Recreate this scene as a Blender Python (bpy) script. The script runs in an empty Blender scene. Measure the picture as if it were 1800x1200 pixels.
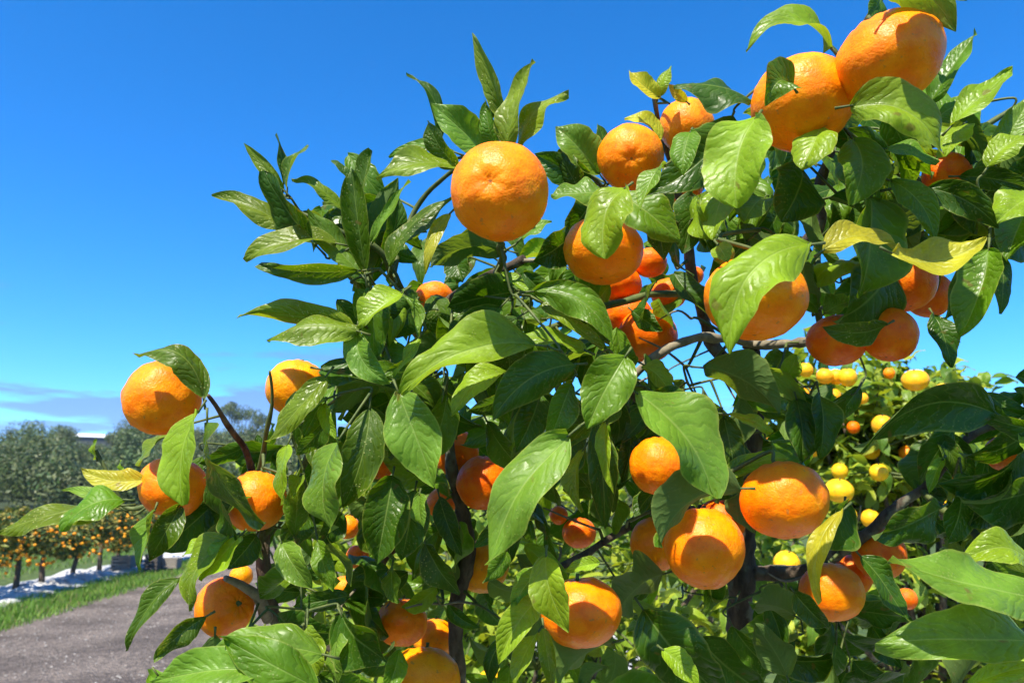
import bpy, bmesh, math, random
import numpy as np
from mathutils import Vector, Matrix, noise

random.seed(7)
rng = np.random.default_rng(11)
SC = bpy.context.scene
COL = SC.collection

# ---------------------------------------------------------------- camera, sky, sun, exposure
FPX = 1350.0                       # focal length in photo pixels (1800 wide)
PITCH = math.radians(12.0)
CAM_H = 1.5
cam_d = bpy.data.cameras.new('camera')
cam = bpy.data.objects.new('camera', cam_d)
COL.objects.link(cam)
cam.location = (0, 0, CAM_H)
cam.rotation_euler = (math.radians(90) + PITCH, 0, 0)
cam_d.sensor_width = 36
cam_d.lens = 36 * FPX / 1800
cam_d.clip_start = 0.02
cam_d.clip_end = 2000
cam_d.dof.use_dof = True
cam_d.dof.focus_distance = 0.68
cam_d.dof.aperture_fstop = 13.0
SC.camera = cam

SUN_EL, SUN_AZ = math.radians(56), math.radians(-27)     # azimuth measured from straight behind the camera, towards its left
SUNV = Vector((math.sin(SUN_AZ) * math.cos(SUN_EL), -math.cos(SUN_AZ) * math.cos(SUN_EL), math.sin(SUN_EL)))
sun_d = bpy.data.lights.new('sun', 'SUN')
sun_d.energy = 5.0
sun_d.angle = math.radians(0.53)
sun_d.color = (1.0, 0.94, 0.80)
sun = bpy.data.objects.new('sun', sun_d)
COL.objects.link(sun)
sun.rotation_euler = SUNV.to_track_quat('Z', 'Y').to_euler()

SC.view_settings.view_transform = 'Standard'
SC.view_settings.look = 'None'
SC.view_settings.exposure = 1.05
SC.view_settings.gamma = 1.0
SC.view_settings.use_curve_mapping = False

world = bpy.data.worlds.new('World')
SC.world = world
world.use_nodes = True
wn, wl = world.node_tree.nodes, world.node_tree.links
wn.clear()
w_out = wn.new('ShaderNodeOutputWorld')
w_bg = wn.new('ShaderNodeBackground')
w_bg.inputs['Strength'].default_value = 0.137
sky = wn.new('ShaderNodeTexSky')
sky.sky_type = 'NISHITA'
sky.sun_disc = False
sky.sun_elevation = SUN_EL
sky.sun_rotation = math.atan2(SUNV.x, SUNV.y)
sky.altitude = 300
sky.air_density = 0.62
sky.dust_density = 0.15
sky.ozone_density = 6.0
hsv = wn.new('ShaderNodeHueSaturation')
hsv.inputs['Saturation'].default_value = 1.27
hsv.inputs['Value'].default_value = 1.32
# low streaks of cloud, all the way round the horizon
tc = wn.new('ShaderNodeTexCoord')
sep = wn.new('ShaderNodeSeparateXYZ')
wl.new(tc.outputs['Generated'], sep.inputs[0])
mp = wn.new('ShaderNodeMapping')
mp.inputs['Scale'].default_value = (4.6, 4.6, 36.0)
mp.inputs['Location'].default_value = (1.3, 0.4, 0.0)
wl.new(tc.outputs['Generated'], mp.inputs[0])
nz = wn.new('ShaderNodeTexNoise')
nz.inputs['Scale'].default_value = 1.0
nz.inputs['Detail'].default_value = 5
nz.inputs['Roughness'].default_value = 0.55
wl.new(mp.outputs[0], nz.inputs['Vector'])
cr = wn.new('ShaderNodeMapRange')
cr.inputs['From Min'].default_value = 0.57
cr.inputs['From Max'].default_value = 0.66
cr.inputs['To Max'].default_value = 0.66
low = wn.new('ShaderNodeMapRange')                       # a denser bank lies along the horizon
low.inputs['From Min'].default_value = 0.15; low.inputs['From Max'].default_value = 0.115; low.inputs['To Max'].default_value = 0.13
wl.new(sep.outputs['Z'], low.inputs['Value'])
addn = wn.new('ShaderNodeMath'); addn.operation = 'ADD'
wl.new(nz.outputs['Fac'], addn.inputs[0]); wl.new(low.outputs[0], addn.inputs[1])
wl.new(addn.outputs[0], cr.inputs['Value'])
band = wn.new('ShaderNodeMapRange')
band.inputs['From Min'].default_value = 0.26
band.inputs['From Max'].default_value = 0.14
wl.new(sep.outputs['Z'], band.inputs['Value'])
mul = wn.new('ShaderNodeMath'); mul.operation = 'MULTIPLY'
wl.new(cr.outputs[0], mul.inputs[0]); wl.new(band.outputs[0], mul.inputs[1])
cmix = wn.new('ShaderNodeMix'); cmix.data_type = 'RGBA'
cmix.inputs[7].default_value = (0.92, 1.22, 2.4, 1)
wl.new(mul.outputs[0], cmix.inputs[0])
wl.new(sky.outputs[0], hsv.inputs['Color'])
wl.new(hsv.outputs[0], cmix.inputs[6])
wl.new(cmix.outputs[2], w_bg.inputs['Color'])
wl.new(w_bg.outputs[0], w_out.inputs[0])

# ---------------------------------------------------------------- helpers
ST, CT = math.sin(PITCH), math.cos(PITCH)


def c2w(v):
    """camera-space direction (x right, y up, z towards the viewer) to world"""
    x, y, z = v
    return Vector((x, -z * CT - y * ST, -z * ST + y * CT))


def at(px, py, d):
    x, y = (px - 900) / FPX * d, (600 - py) / FPX * d
    return Vector((0, 0, CAM_H)) + c2w((x, y, -d))


def ground_at(px, py, z=0.0):
    p = at(px, py, 1.0) - Vector((0, 0, CAM_H))
    t = (z - CAM_H) / p.z
    return Vector((0, 0, CAM_H)) + p * t


def mesh_obj(name, verts, faces, mat, parent=None, smooth=True, uvs=None):
    me = bpy.data.meshes.new(name)
    me.from_pydata([tuple(v) for v in verts], [], faces)
    if uvs is not None:
        lay = me.uv_layers.new(name='UVMap')
        idx = np.empty(len(me.loops), dtype=np.int32)
        me.loops.foreach_get('vertex_index', idx)
        lay.data.foreach_set('uv', np.asarray(uvs, dtype=np.float32)[idx].ravel())
    if smooth:
        me.polygons.foreach_set('use_smooth', [True] * len(me.polygons))
    me.materials.append(mat)
    me.update()
    return link(name, me, parent)


def link(name, data, parent=None):
    o = bpy.data.objects.new(name, data)
    COL.objects.link(o)
    if parent is not None:
        o.parent = parent
    return o


def tag(o, label=None, cat=None, group=None, kind=None):
    if label: o['label'] = label
    if cat: o['category'] = cat
    if group: o['group'] = group
    if kind: o['kind'] = kind
    return o


def empty(name, loc=(0, 0, 0)):
    o = bpy.data.objects.new(name, None)
    o.empty_display_size = 0.05
    COL.objects.link(o)
    o.location = loc
    return o


def tube(pts, radii, n=7, wob=0.0):
    """verts, faces of a swept tube through pts"""
    verts, faces = [], []
    pts = [Vector(p) for p in pts]
    ref = Vector((0.3, 1, 0.2))
    for i, p in enumerate(pts):
        t = (pts[min(i + 1, len(pts) - 1)] - pts[max(i - 1, 0)]).normalized()
        a = t.cross(ref)
        if a.length < 1e-3: a = t.cross(Vector((1, 0, 0)))
        a.normalize()
        b = t.cross(a)
        for k in range(n):
            an = 2 * math.pi * k / n
            r = radii[i]
            if wob: r *= 1 + wob * noise.noise(p * 60 + Vector((an * 2, 0, 0)))
            verts.append(p + (a * math.cos(an) + b * math.sin(an)) * r)
    for i in range(len(pts) - 1):
        for k in range(n):
            faces.append((i * n + k, i * n + (k + 1) % n, (i + 1) * n + (k + 1) % n, (i + 1) * n + k))
    faces.append(tuple(range(n - 1, -1, -1)))
    faces.append(tuple((len(pts) - 1) * n + k for k in range(n)))
    return verts, faces


def smooth_path(pts, rad, k=5):
    out, ro = [], []
    n = len(pts)
    for i in range(n - 1):
        p0, p1, p2, p3 = pts[max(i - 1, 0)], pts[i], pts[i + 1], pts[min(i + 2, n - 1)]
        for j in range(k):
            t = j / k
            out.append(0.5 * ((2 * p1) + (p2 - p0) * t + (2 * p0 - 5 * p1 + 4 * p2 - p3) * t * t + (3 * p1 - p0 - 3 * p2 + p3) * t ** 3))
            ro.append(rad[i] * (1 - t) + rad[i + 1] * t)
    out.append(pts[-1]); ro.append(rad[-1])
    return out, ro


# ---------------------------------------------------------------- materials
def mat_new(name):
    m = bpy.data.materials.new(name)
    m.use_nodes = True
    nt = m.node_tree
    nt.nodes.clear()
    out = nt.nodes.new('ShaderNodeOutputMaterial')
    return m, nt.nodes, nt.links, out


def N(nodes, t, **kw):
    n = nodes.new(t)
    for k, v in kw.items():
        if k.startswith('i_'):
            n.inputs[k[2:].replace('_', ' ')].default_value = v
        else:
            setattr(n, k, v)
    return n


def math_n(nodes, links, op, a, b=None, clamp=False):
    n = nodes.new('ShaderNodeMath'); n.operation = op; n.use_clamp = clamp
    for i, v in enumerate((a, b)):
        if v is None: continue
        if isinstance(v, (int, float)): n.inputs[i].default_value = v
        else: links.new(v, n.inputs[i])
    return n.outputs[0]


def maprange(nodes, links, v, a, b, c=0.0, d=1.0):
    n = nodes.new('ShaderNodeMapRange')
    n.inputs['From Min'].default_value = a; n.inputs['From Max'].default_value = b
    n.inputs['To Min'].default_value = c; n.inputs['To Max'].default_value = d
    links.new(v, n.inputs['Value'])
    return n.outputs[0]


def mixc(nodes, links, fac, a, b, blend='MIX'):
    n = nodes.new('ShaderNodeMix'); n.data_type = 'RGBA'; n.blend_type = blend
    for i, v in ((0, fac), (6, a), (7, b)):
        if isinstance(v, (int, float)): n.inputs[i].default_value = v
        elif isinstance(v, tuple): n.inputs[i].default_value = v if len(v) == 4 else v + (1,)
        else: links.new(v, n.inputs[i])
    return n.outputs[2]


def leaf_material(name, use_obj=True, color=(0.06, 0.14, 0.015), detail=True):
    m, n, l, out = mat_new(name)
    uv = N(n, 'ShaderNodeUVMap').outputs[0]
    s = n.new('ShaderNodeSeparateXYZ'); l.new(uv, s.inputs[0])
    u, v = s.outputs[0], s.outputs[1]
    info = n.new('ShaderNodeObjectInfo')
    if use_obj:
        base, drops = info.outputs['Color'], info.outputs['Alpha']
    else:
        at_ = N(n, 'ShaderNodeAttribute', attribute_name='tint')
        base, drops = at_.outputs['Color'], None
    tcn = n.new('ShaderNodeTexCoord')
    av = math_n(n, l, 'ABSOLUTE', math_n(n, l, 'SUBTRACT', v, 0.5))          # 0 at the midrib, 0.5 at the margin
    # side veins leave the midrib forward
    nv = N(n, 'ShaderNodeTexNoise', i_Scale=3.5, i_Detail=2.5)
    l.new(uv, nv.inputs['Vector'])
    ph = math_n(n, l, 'SUBTRACT', math_n(n, l, 'MULTIPLY', u, math_n(n, l, 'ADD', 7.5, math_n(n, l, 'MULTIPLY', info.outputs['Random'], 4.5))), math_n(n, l, 'MULTIPLY', av, 4.2))
    ph = math_n(n, l, 'ADD', ph, math_n(n, l, 'MULTIPLY', nv.outputs['Fac'], 2.6))
    ph = math_n(n, l, 'ADD', ph, math_n(n, l, 'MULTIPLY', info.outputs['Random'], 3.0))
    fr = math_n(n, l, 'ABSOLUTE', math_n(n, l, 'SUBTRACT', math_n(n, l, 'FRACT', ph), 0.5))   # 0 on the vein
    sidev = maprange(n, l, fr, 0.0, 0.09, 1.0, 0.0)
    mid = maprange(n, l, av, 0.006, 0.028, 1.0, 0.0)
    vein = math_n(n, l, 'MAXIMUM', math_n(n, l, 'MULTIPLY', sidev, 0.35), mid)
    # blotches and fine mottling
    n1 = N(n, 'ShaderNodeTexNoise', i_Scale=28.0, i_Detail=4.0, i_Roughness=0.6)
    l.new(tcn.outputs['Object'], n1.inputs['Vector'])
    n2 = N(n, 'ShaderNodeTexNoise', i_Scale=420.0, i_Detail=3.0, i_Roughness=0.7)
    l.new(tcn.outputs['Object'], n2.inputs['Vector'])
    val = math_n(n, l, 'ADD', maprange(n, l, n1.outputs['Fac'], 0.3, 0.7, 0.72, 1.28), maprange(n, l, n2.outputs['Fac'], 0.3, 0.7, -0.10, 0.10))
    hs = N(n, 'ShaderNodeHueSaturation')
    l.new(base, hs.inputs['Color']); l.new(val, hs.inputs['Value'])
    hs.inputs['Hue'].default_value = 0.5
    col = mixc(n, l, math_n(n, l, 'MULTIPLY', vein, 0.5), hs.outputs[0], mixc(n, l, 0.45, hs.outputs[0], (0.42, 0.52, 0.16)))
    # yellow rim
    rim = maprange(n, l, av, 0.46, 0.495, 0.0, 0.35)
    col = mixc(n, l, rim, col, (0.36, 0.38, 0.08))
    # specks of scale and dry spray, a property of the leaf
    vo = N(n, 'ShaderNodeTexVoronoi', i_Scale=330.0)
    l.new(tcn.outputs['Object'], vo.inputs['Vector'])
    spot = maprange(n, l, vo.outputs['Distance'], 0.12, 0.30, 1.0, 0.0)
    nm = N(n, 'ShaderNodeTexNoise', i_Scale=40.0, i_Detail=2.0)
    l.new(tcn.outputs['Object'], nm.inputs['Vector'])
    spot = math_n(n, l, 'MULTIPLY', spot, maprange(n, l, nm.outputs['Fac'], 0.45, 0.6, 0.0, 1.0))
    if drops is not None:
        spot = math_n(n, l, 'MULTIPLY', spot, drops)
    else:
        spot = math_n(n, l, 'MULTIPLY', spot, 0.1)
    col = mixc(n, l, math_n(n, l, 'MULTIPLY', spot, 0.6), col, (0.42, 0.42, 0.16))
    # rare brown blemishes
    nb = N(n, 'ShaderNodeTexNoise', i_Scale=75.0, i_Detail=2.0)
    l.new(tcn.outputs['Object'], nb.inputs['Vector'])
    col = mixc(n, l, maprange(n, l, nb.outputs['Fac'], 0.69, 0.75, 0.0, 0.6), col, (0.14, 0.085, 0.02))
    geo = n.new('ShaderNodeNewGeometry')
    under = mixc(n, l, 0.5, col, (0.13, 0.19, 0.06))
    fcol = mixc(n, l, geo.outputs['Backfacing'], col, under)
    p = n.new('ShaderNodeBsdfPrincipled')
    l.new(fcol, p.inputs['Base Color'])
    rough = math_n(n, l, 'ADD', maprange(n, l, n1.outputs['Fac'], 0.3, 0.7, 0.26, 0.52), math_n(n, l, 'MULTIPLY', geo.outputs['Backfacing'], 0.28))
    l.new(rough, p.inputs['Roughness'])
    p.inputs['Specular IOR Level'].default_value = 0.27
    # relief: veins sunk, cushions between them, fine grain, beads
    h = math_n(n, l, 'MULTIPLY', maprange(n, l, fr, 0.0, 0.3, 0.0, 1.0), 0.35)
    h = math_n(n, l, 'MULTIPLY', h, maprange(n, l, av, 0.0, 0.12, 0.0, 1.0))
    h = math_n(n, l, 'ADD', h, math_n(n, l, 'MULTIPLY', n1.outputs['Fac'], 0.9))
    h = math_n(n, l, 'ADD', h, math_n(n, l, 'MULTIPLY', n2.outputs['Fac'], 0.05))
    h = math_n(n, l, 'ADD', h, math_n(n, l, 'MULTIPLY', spot, 0.45))
    h = math_n(n, l, 'SUBTRACT', h, math_n(n, l, 'MULTIPLY', mid, 0.25))
    b = N(n, 'ShaderNodeBump', i_Strength=0.5, i_Distance=0.0022)
    l.new(h, b.inputs['Height'])
    l.new(b.outputs[0], p.inputs['Normal'])
    tr = n.new('ShaderNodeBsdfTranslucent')
    tcol = mixc(n, l, 1.0, fcol, (2.3, 2.0, 0.4), 'MULTIPLY')
    l.new(tcol, tr.inputs['Color'])
    l.new(b.outputs[0], tr.inputs['Normal'])
    mx = n.new('ShaderNodeMixShader'); mx.inputs[0].default_value = 0.36
    l.new(p.outputs[0], mx.inputs[1]); l.new(tr.outputs[0], mx.inputs[2])
    l.new(mx.outputs[0], out.inputs[0])
    return m


def fruit_material():
    m, n, l, out = mat_new('mandarin_skin')
    info = n.new('ShaderNodeObjectInfo')
    tcn = n.new('ShaderNodeTexCoord')
    s = n.new('ShaderNodeSeparateXYZ'); l.new(tcn.outputs['Object'], s.inputs[0])
    n1 = N(n, 'ShaderNodeTexNoise', i_Scale=2.2, i_Detail=3.0); l.new(tcn.outputs['Object'], n1.inputs['Vector'])
    n2 = N(n, 'ShaderNodeTexNoise', i_Scale=22.0, i_Detail=3.0); l.new(tcn.outputs['Object'], n2.inputs['Vector'])
    vo = N(n, 'ShaderNodeTexVoronoi', i_Scale=26.0); l.new(tcn.outputs['Object'], vo.inputs['Vector'])
    val = math_n(n, l, 'ADD', maprange(n, l, n1.outputs['Fac'], 0.3, 0.7, 0.92, 1.08), maprange(n, l, n2.outputs['Fac'], 0.3, 0.7, -0.05, 0.05))
    hs = n.new('ShaderNodeHueSaturation')
    l.new(info.outputs['Color'], hs.inputs['Color']); l.new(val, hs.inputs['Value'])
    l.new(maprange(n, l, n1.outputs['Fac'], 0.3, 0.7, 0.492, 0.508), hs.inputs['Hue'])
    pore = maprange(n, l, vo.outputs['Distance'], 0.0, 0.22, 1.0, 0.0)
    col = mixc(n, l, math_n(n, l, 'MULTIPLY', pore, 0.16), hs.outputs[0], (0.72, 0.13, 0.0))
    ng = N(n, 'ShaderNodeTexNoise', i_Scale=1.3, i_Detail=2.0)
    vadd = n.new('ShaderNodeVectorMath'); vadd.operation = 'ADD'; l.new(tcn.outputs['Object'], vadd.inputs[0])
    cmb = n.new('ShaderNodeCombineXYZ'); l.new(math_n(n, l, 'MULTIPLY', info.outputs['Random'], 37.0), cmb.inputs[0]); l.new(cmb.outputs[0], vadd.inputs[1])
    l.new(vadd.outputs[0], ng.inputs['Vector'])
    col = mixc(n, l, maprange(n, l, ng.outputs['Fac'], 0.58, 0.75, 0.0, 0.38), col, (0.84, 0.36, 0.008))
    # scar at the blossom end and small scuffs
    rad = math_n(n, l, 'SQRT', math_n(n, l, 'ADD', math_n(n, l, 'MULTIPLY', s.outputs[0], s.outputs[0]), math_n(n, l, 'MULTIPLY', s.outputs[1], s.outputs[1])))
    scar = math_n(n, l, 'MULTIPLY', maprange(n, l, rad, 0.02, 0.055, 1.0, 0.0), maprange(n, l, s.outputs[2], 0.0, -0.2, 0.0, 1.0))
    col = mixc(n, l, math_n(n, l, 'MULTIPLY', scar, 0.75), col, (0.20, 0.07, 0.015))
    n3 = N(n, 'ShaderNodeTexNoise', i_Scale=7.0, i_Detail=2.0); l.new(vadd.outputs[0], n3.inputs['Vector'])
    col = mixc(n, l, maprange(n, l, n3.outputs['Fac'], 0.66, 0.72, 0.0, 0.5), col, (0.36, 0.17, 0.04))
    p = n.new('ShaderNodeBsdfPrincipled')
    l.new(col, p.inputs['Base Color'])
    p.inputs['Roughness'].default_value = 0.40
    p.inputs['Specular IOR Level'].default_value = 0.22
    p.inputs['Subsurface Weight'].default_value = 0.35
    p.inputs['Subsurface Radius'].default_value = (1.0, 0.28, 0.03)
    p.inputs['Subsurface Scale'].default_value = 0.012
    h = math_n(n, l, 'SUBTRACT', math_n(n, l, 'MULTIPLY', n2.outputs['Fac'], 0.9), math_n(n, l, 'MULTIPLY', pore, 0.62))
    n4 = N(n, 'ShaderNodeTexNoise', i_Scale=8.0, i_Detail=2.0); l.new(tcn.outputs['Object'], n4.inputs['Vector'])
    h = math_n(n, l, 'ADD', h, math_n(n, l, 'MULTIPLY', n4.outputs['Fac'], 1.6))
    b = N(n, 'ShaderNodeBump', i_Strength=0.42, i_Distance=0.0011)
    l.new(h, b.inputs['Height']); l.new(b.outputs[0], p.inputs['Normal'])
    l.new(p.outputs[0], out.inputs[0])
    return m


def simple_mat(name, ca, cb, scale=20.0, rough=0.8, bump=0.3, dist=0.01, detail=6.0, stretch=None, spec=0.3, ca_at=0.35, cb_at=0.65):
    m, n, l, out = mat_new(name)
    tcn = n.new('ShaderNodeTexCoord')
    vec = tcn.outputs['Object']
    if stretch:
        mp_ = n.new('ShaderNodeMapping'); mp_.inputs['Scale'].default_value = stretch
        l.new(vec, mp_.inputs[0]); vec = mp_.outputs[0]
    t = N(n, 'ShaderNodeTexNoise', i_Scale=scale, i_Detail=detail, i_Roughness=0.65)
    l.new(vec, t.inputs['Vector'])
    col = mixc(n, l, maprange(n, l, t.outputs['Fac'], ca_at, cb_at), ca, cb)
    p = n.new('ShaderNodeBsdfPrincipled')
    l.new(col, p.inputs['Base Color'])
    p.inputs['Roughness'].default_value = rough
    p.inputs['Specular IOR Level'].default_value = spec
    b = N(n, 'ShaderNodeBump', i_Strength=bump, i_Distance=dist)
    l.new(t.outputs['Fac'], b.inputs['Height']); l.new(b.outputs[0], p.inputs['Normal'])
    l.new(p.outputs[0], out.inputs[0])
    return m


M_LEAF = leaf_material('citrus_leaf')
M_LEAFS = leaf_material('citrus_leaf_mass', use_obj=False)
M_FRUIT = fruit_material()
M_BARK = simple_mat('bark', (0.030, 0.021, 0.014), (0.13, 0.095, 0.065), 75, 0.85, 1.0, 0.005, stretch=(1, 1, 0.3))
_n, _l = M_BARK.node_tree.nodes, M_BARK.node_tree.links
_p = next(x for x in _n if x.type == 'BSDF_PRINCIPLED')
_tc = next(x for x in _n if x.type == 'TEX_COORD')
_t = N(_n, 'ShaderNodeTexNoise', i_Scale=48.0, i_Detail=4.0); _l.new(_tc.outputs['Object'], _t.inputs['Vector'])
_c = mixc(_n, _l, maprange(_n, _l, _t.outputs['Fac'], 0.56, 0.66, 0.0, 0.7), _p.inputs['Base Color'].links[0].from_socket, (0.16, 0.17, 0.12))
_l.new(_c, _p.inputs['Base Color'])
M_TWIG = simple_mat('green_twig', (0.045, 0.07, 0.015), (0.11, 0.13, 0.035), 90, 0.6, 0.4, 0.001)
M_GREY = simple_mat('weathered_wood', (0.12, 0.10, 0.065), (0.26, 0.22, 0.15), 70, 0.85, 0.8, 0.002)
M_CALYX = simple_mat('calyx', (0.07, 0.11, 0.02), (0.16, 0.19, 0.05), 90, 0.6, 0.4, 0.001)


def foliage_mat(name):
    """leaf cards of far trees: tint from the mesh, some light passing through"""
    m, n, l, out = mat_new(name)
    a = N(n, 'ShaderNodeAttribute', attribute_name='tint')
    p = n.new('ShaderNodeBsdfPrincipled'); l.new(a.outputs['Color'], p.inputs['Base Color'])
    p.inputs['Roughness'].default_value = 0.55
    t = n.new('ShaderNodeBsdfTranslucent'); l.new(a.outputs['Color'], t.inputs['Color'])
    mx = n.new('ShaderNodeMixShader'); mx.inputs[0].default_value = 0.25
    l.new(p.outputs[0], mx.inputs[1]); l.new(t.outputs[0], mx.inputs[2]); l.new(mx.outputs[0], out.inputs[0])
    return m


M_FOL = foliage_mat('far_foliage')


def set_tint(me, cols):
    """cols: per-face rgb"""
    ca = me.color_attributes.new('tint', 'FLOAT_COLOR', 'CORNER')
    tot = np.empty(len(me.polygons), dtype=np.int32); me.polygons.foreach_get('loop_total', tot)
    c = np.ones((len(me.polygons), 4), dtype=np.float32); c[:, :3] = cols
    ca.data.foreach_set('color', np.repeat(c, tot, axis=0).ravel())


# ================================================================= THE SETTING
def grid_sheet(name, xs, ys, zf, mat, kind='structure'):
    verts = [(x, y, zf(x, y)) for y in ys for x in xs]
    nx = len(xs)
    faces = [(j * nx + i, j * nx + i + 1, (j + 1) * nx + i + 1, (j + 1) * nx + i) for j in range(len(ys) - 1) for i in range(nx - 1)]
    o = mesh_obj(name, verts, faces, mat)
    return tag(o, kind=kind)


M_GROUND = simple_mat('orchard_grass_ground', (0.025, 0.05, 0.010), (0.085, 0.12, 0.022), 6, 0.95, 0.6, 0.03)
M_HILL = simple_mat('hillside_soil', (0.02, 0.035, 0.014), (0.045, 0.06, 0.025), 0.4, 0.95, 0.5, 0.2)


def hill_h(x, y):
    r = math.hypot(x, y)
    t = min(max((r - 68) / 160, 0), 1)
    return (t * t * (3 - 2 * t)) * (16.0 + 2.2 * math.sin(x * 0.018 + 0.8) + 1.2 * math.sin(x * 0.05 + y * 0.03))


xs = list(np.concatenate([np.linspace(-900, -120, 8), np.linspace(-110, 110, 56), np.linspace(120, 900, 8)]))
ys = list(np.concatenate([np.linspace(-300, -10, 6), np.linspace(0, 260, 48), np.linspace(290, 1200, 8)]))
g = grid_sheet('ground', [-900, -60, 0, 60, 900], [-300, -20, 0, 20, 60, 100, 1200], lambda x, y: 0.0, M_GROUND)
h = grid_sheet('hill', xs, [y for y in ys if y >= 40], lambda x, y: hill_h(x, y) - 0.35, M_HILL)

# the road runs along the row, bending gently to the left as it goes away
def road_l(y): return -4.95 - 0.135 * y - 0.0007 * max(y - 20, 0) ** 2
def road_r(y): return road_l(y) + 4.3 + 0.02 * y


def gravel_mat():
    m, n, l, out = mat_new('gravel_road')
    tcn = n.new('ShaderNodeTexCoord')
    a = N(n, 'ShaderNodeTexNoise', i_Scale=1.1, i_Detail=6.0); l.new(tcn.outputs['Object'], a.inputs['Vector'])
    v = N(n, 'ShaderNodeTexVoronoi', i_Scale=38.0); l.new(tcn.outputs['Object'], v.inputs['Vector'])
    f = N(n, 'ShaderNodeTexNoise', i_Scale=70.0, i_Detail=5.0, i_Roughness=0.75); l.new(tcn.outputs['Object'], f.inputs['Vector'])
    c = mixc(n, l, maprange(n, l, a.outputs['Fac'], 0.35, 0.65), (0.120, 0.092, 0.072), (0.245, 0.197, 0.160))
    vb = n.new('ShaderNodeSeparateColor'); l.new(v.outputs['Color'], vb.inputs[0])
    c = mixc(n, l, 0.75, c, mixc(n, l, vb.outputs[0], (0.3, 0.28, 0.25), (1.7, 1.65, 1.6)), 'MULTIPLY')
    c = mixc(n, l, 0.5, c, mixc(n, l, maprange(n, l, f.outputs['Fac'], 0.3, 0.7), (0.35, 0.33, 0.3), (1.6, 1.6, 1.6)), 'MULTIPLY')
    p = n.new('ShaderNodeBsdfPrincipled'); l.new(c, p.inputs['Base Color']); p.inputs['Roughness'].default_value = 0.92
    hh = math_n(n, l, 'ADD', math_n(n, l, 'MULTIPLY', f.outputs['Fac'], 1.0), v.outputs['Distance'])
    b = N(n, 'ShaderNodeBump', i_Strength=1.0, i_Distance=0.035); l.new(hh, b.inputs['Height']); l.new(b.outputs[0], p.inputs['Normal'])
    l.new(p.outputs[0], out.inputs[0])
    return m


M_ROAD = gravel_mat()
ys_r = np.concatenate([np.linspace(-20, 4, 7), np.linspace(5, 34, 60), np.linspace(36, 55, 8)])
verts, faces = [], []
for j, y in enumerate(ys_r):
    wob = 0.10 * noise.noise(Vector((y * 0.9, 3.1, 0))) + 0.05 * noise.noise(Vector((y * 3.1, 1.1, 0)))
    xl, xr = road_l(y) + wob, road_r(y) + 0.1 * noise.noise(Vector((y * 0.8, 9, 0)))
    for i in range(9):
        t = i / 8
        verts.append((xl + (xr - xl) * t, y, 0.004 + 0.03 * math.sin(math.pi * t) + 0.012 * noise.noise(Vector((xl + t * 6, y, 0)))* math.sin(math.pi * t)))
for j in range(len(ys_r) - 1):
    for i in range(8):
        faces.append((j * 9 + i, j * 9 + i + 1, (j + 1) * 9 + i + 1, (j + 1) * 9 + i))
tag(mesh_obj('gravel_road', verts, faces, M_ROAD), kind='structure')

# small stones lying loose on the road
sv, sf = [], []
for k in range(4200):
    y = 6.5 + 14 * rng.random() ** 1.6
    x = road_l(y) + 0.1 + rng.random() * 3.4
    s = 0.004 + 0.014 * rng.random() ** 3
    b0 = len(sv)
    for dx, dy, dz in ((1, 0, 0), (0, 1, 0), (-1, 0, 0), (0, -1, 0), (0, 0, .9), (0, 0, -.6)):
        sv.append((x + dx * s * (0.7 + 0.6 * rng.random()), y + dy * s * (0.7 + 0.6 * rng.random()), 0.03 + dz * s * (0.6 + 0.4 * rng.random())))
    for a, b in ((0, 1), (1, 2), (2, 3), (3, 0)):
        sf.append((b0 + a, b0 + b, b0 + 4)); sf.append((b0 + b, b0 + a, b0 + 5))
M_STONE = simple_mat('road_stone', (0.16, 0.14, 0.12), (0.36, 0.33, 0.30), 9, 0.9, 0.1)
tag(mesh_obj('loose_stones', sv, sf, M_STONE, smooth=False), kind='stuff', label='small pale stones lying loose on the gravel road')

# grass of the verge and beneath the trees across the road
gv, gf, gc = [], [], []
def blade(x, y, hgt, w, z0=0.0):
    an = rng.random() * math.pi
    lx, ly = (rng.random() - .5) * hgt, (rng.random() - .5) * hgt
    b0 = len(gv)
    gv.extend(((x - w * math.cos(an), y - w * math.sin(an), z0), (x + w * math.cos(an), y + w * math.sin(an), z0), (x + lx, y + ly, z0 + hgt)))
    gf.append((b0, b0 + 1, b0 + 2))
    t = rng.random()
    gc.append((0.07 + 0.10 * t, 0.18 + 0.11 * t, 0.012 + 0.012 * t) if rng.random() > 0.10 else (0.26, 0.22, 0.08))
for k in range(26000):
    y = 7.5 + 26 * rng.random() ** 1.3
    t = rng.random() ** 1.15
    x = road_l(y) + 0.18 - t * 1.35
    dens = noise.noise(Vector((x * 1.6, y * 1.1, 4)))
    edge = x > road_l(y) - 0.12
    if edge and rng.random() < 0.6: continue
    blade(x, y, (0.03 if edge else 0.05) + 0.06 * rng.random() + 0.05 * max(dens, 0), 0.006 + 0.006 * rng.random())
for k in range(9000):
    y = 10 + 24 * rng.random()
    x = road_l(y) - 3.3 - 6 * rng.random()
    blade(x, y, 0.06 + 0.1 * rng.random(), 0.012)
go = mesh_obj('grass', gv, gf, M_FOL, smooth=False)
set_tint(go.data, np.array(gc))
tag(go, kind='stuff', label='short green grass along the edge of the gravel road')

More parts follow.
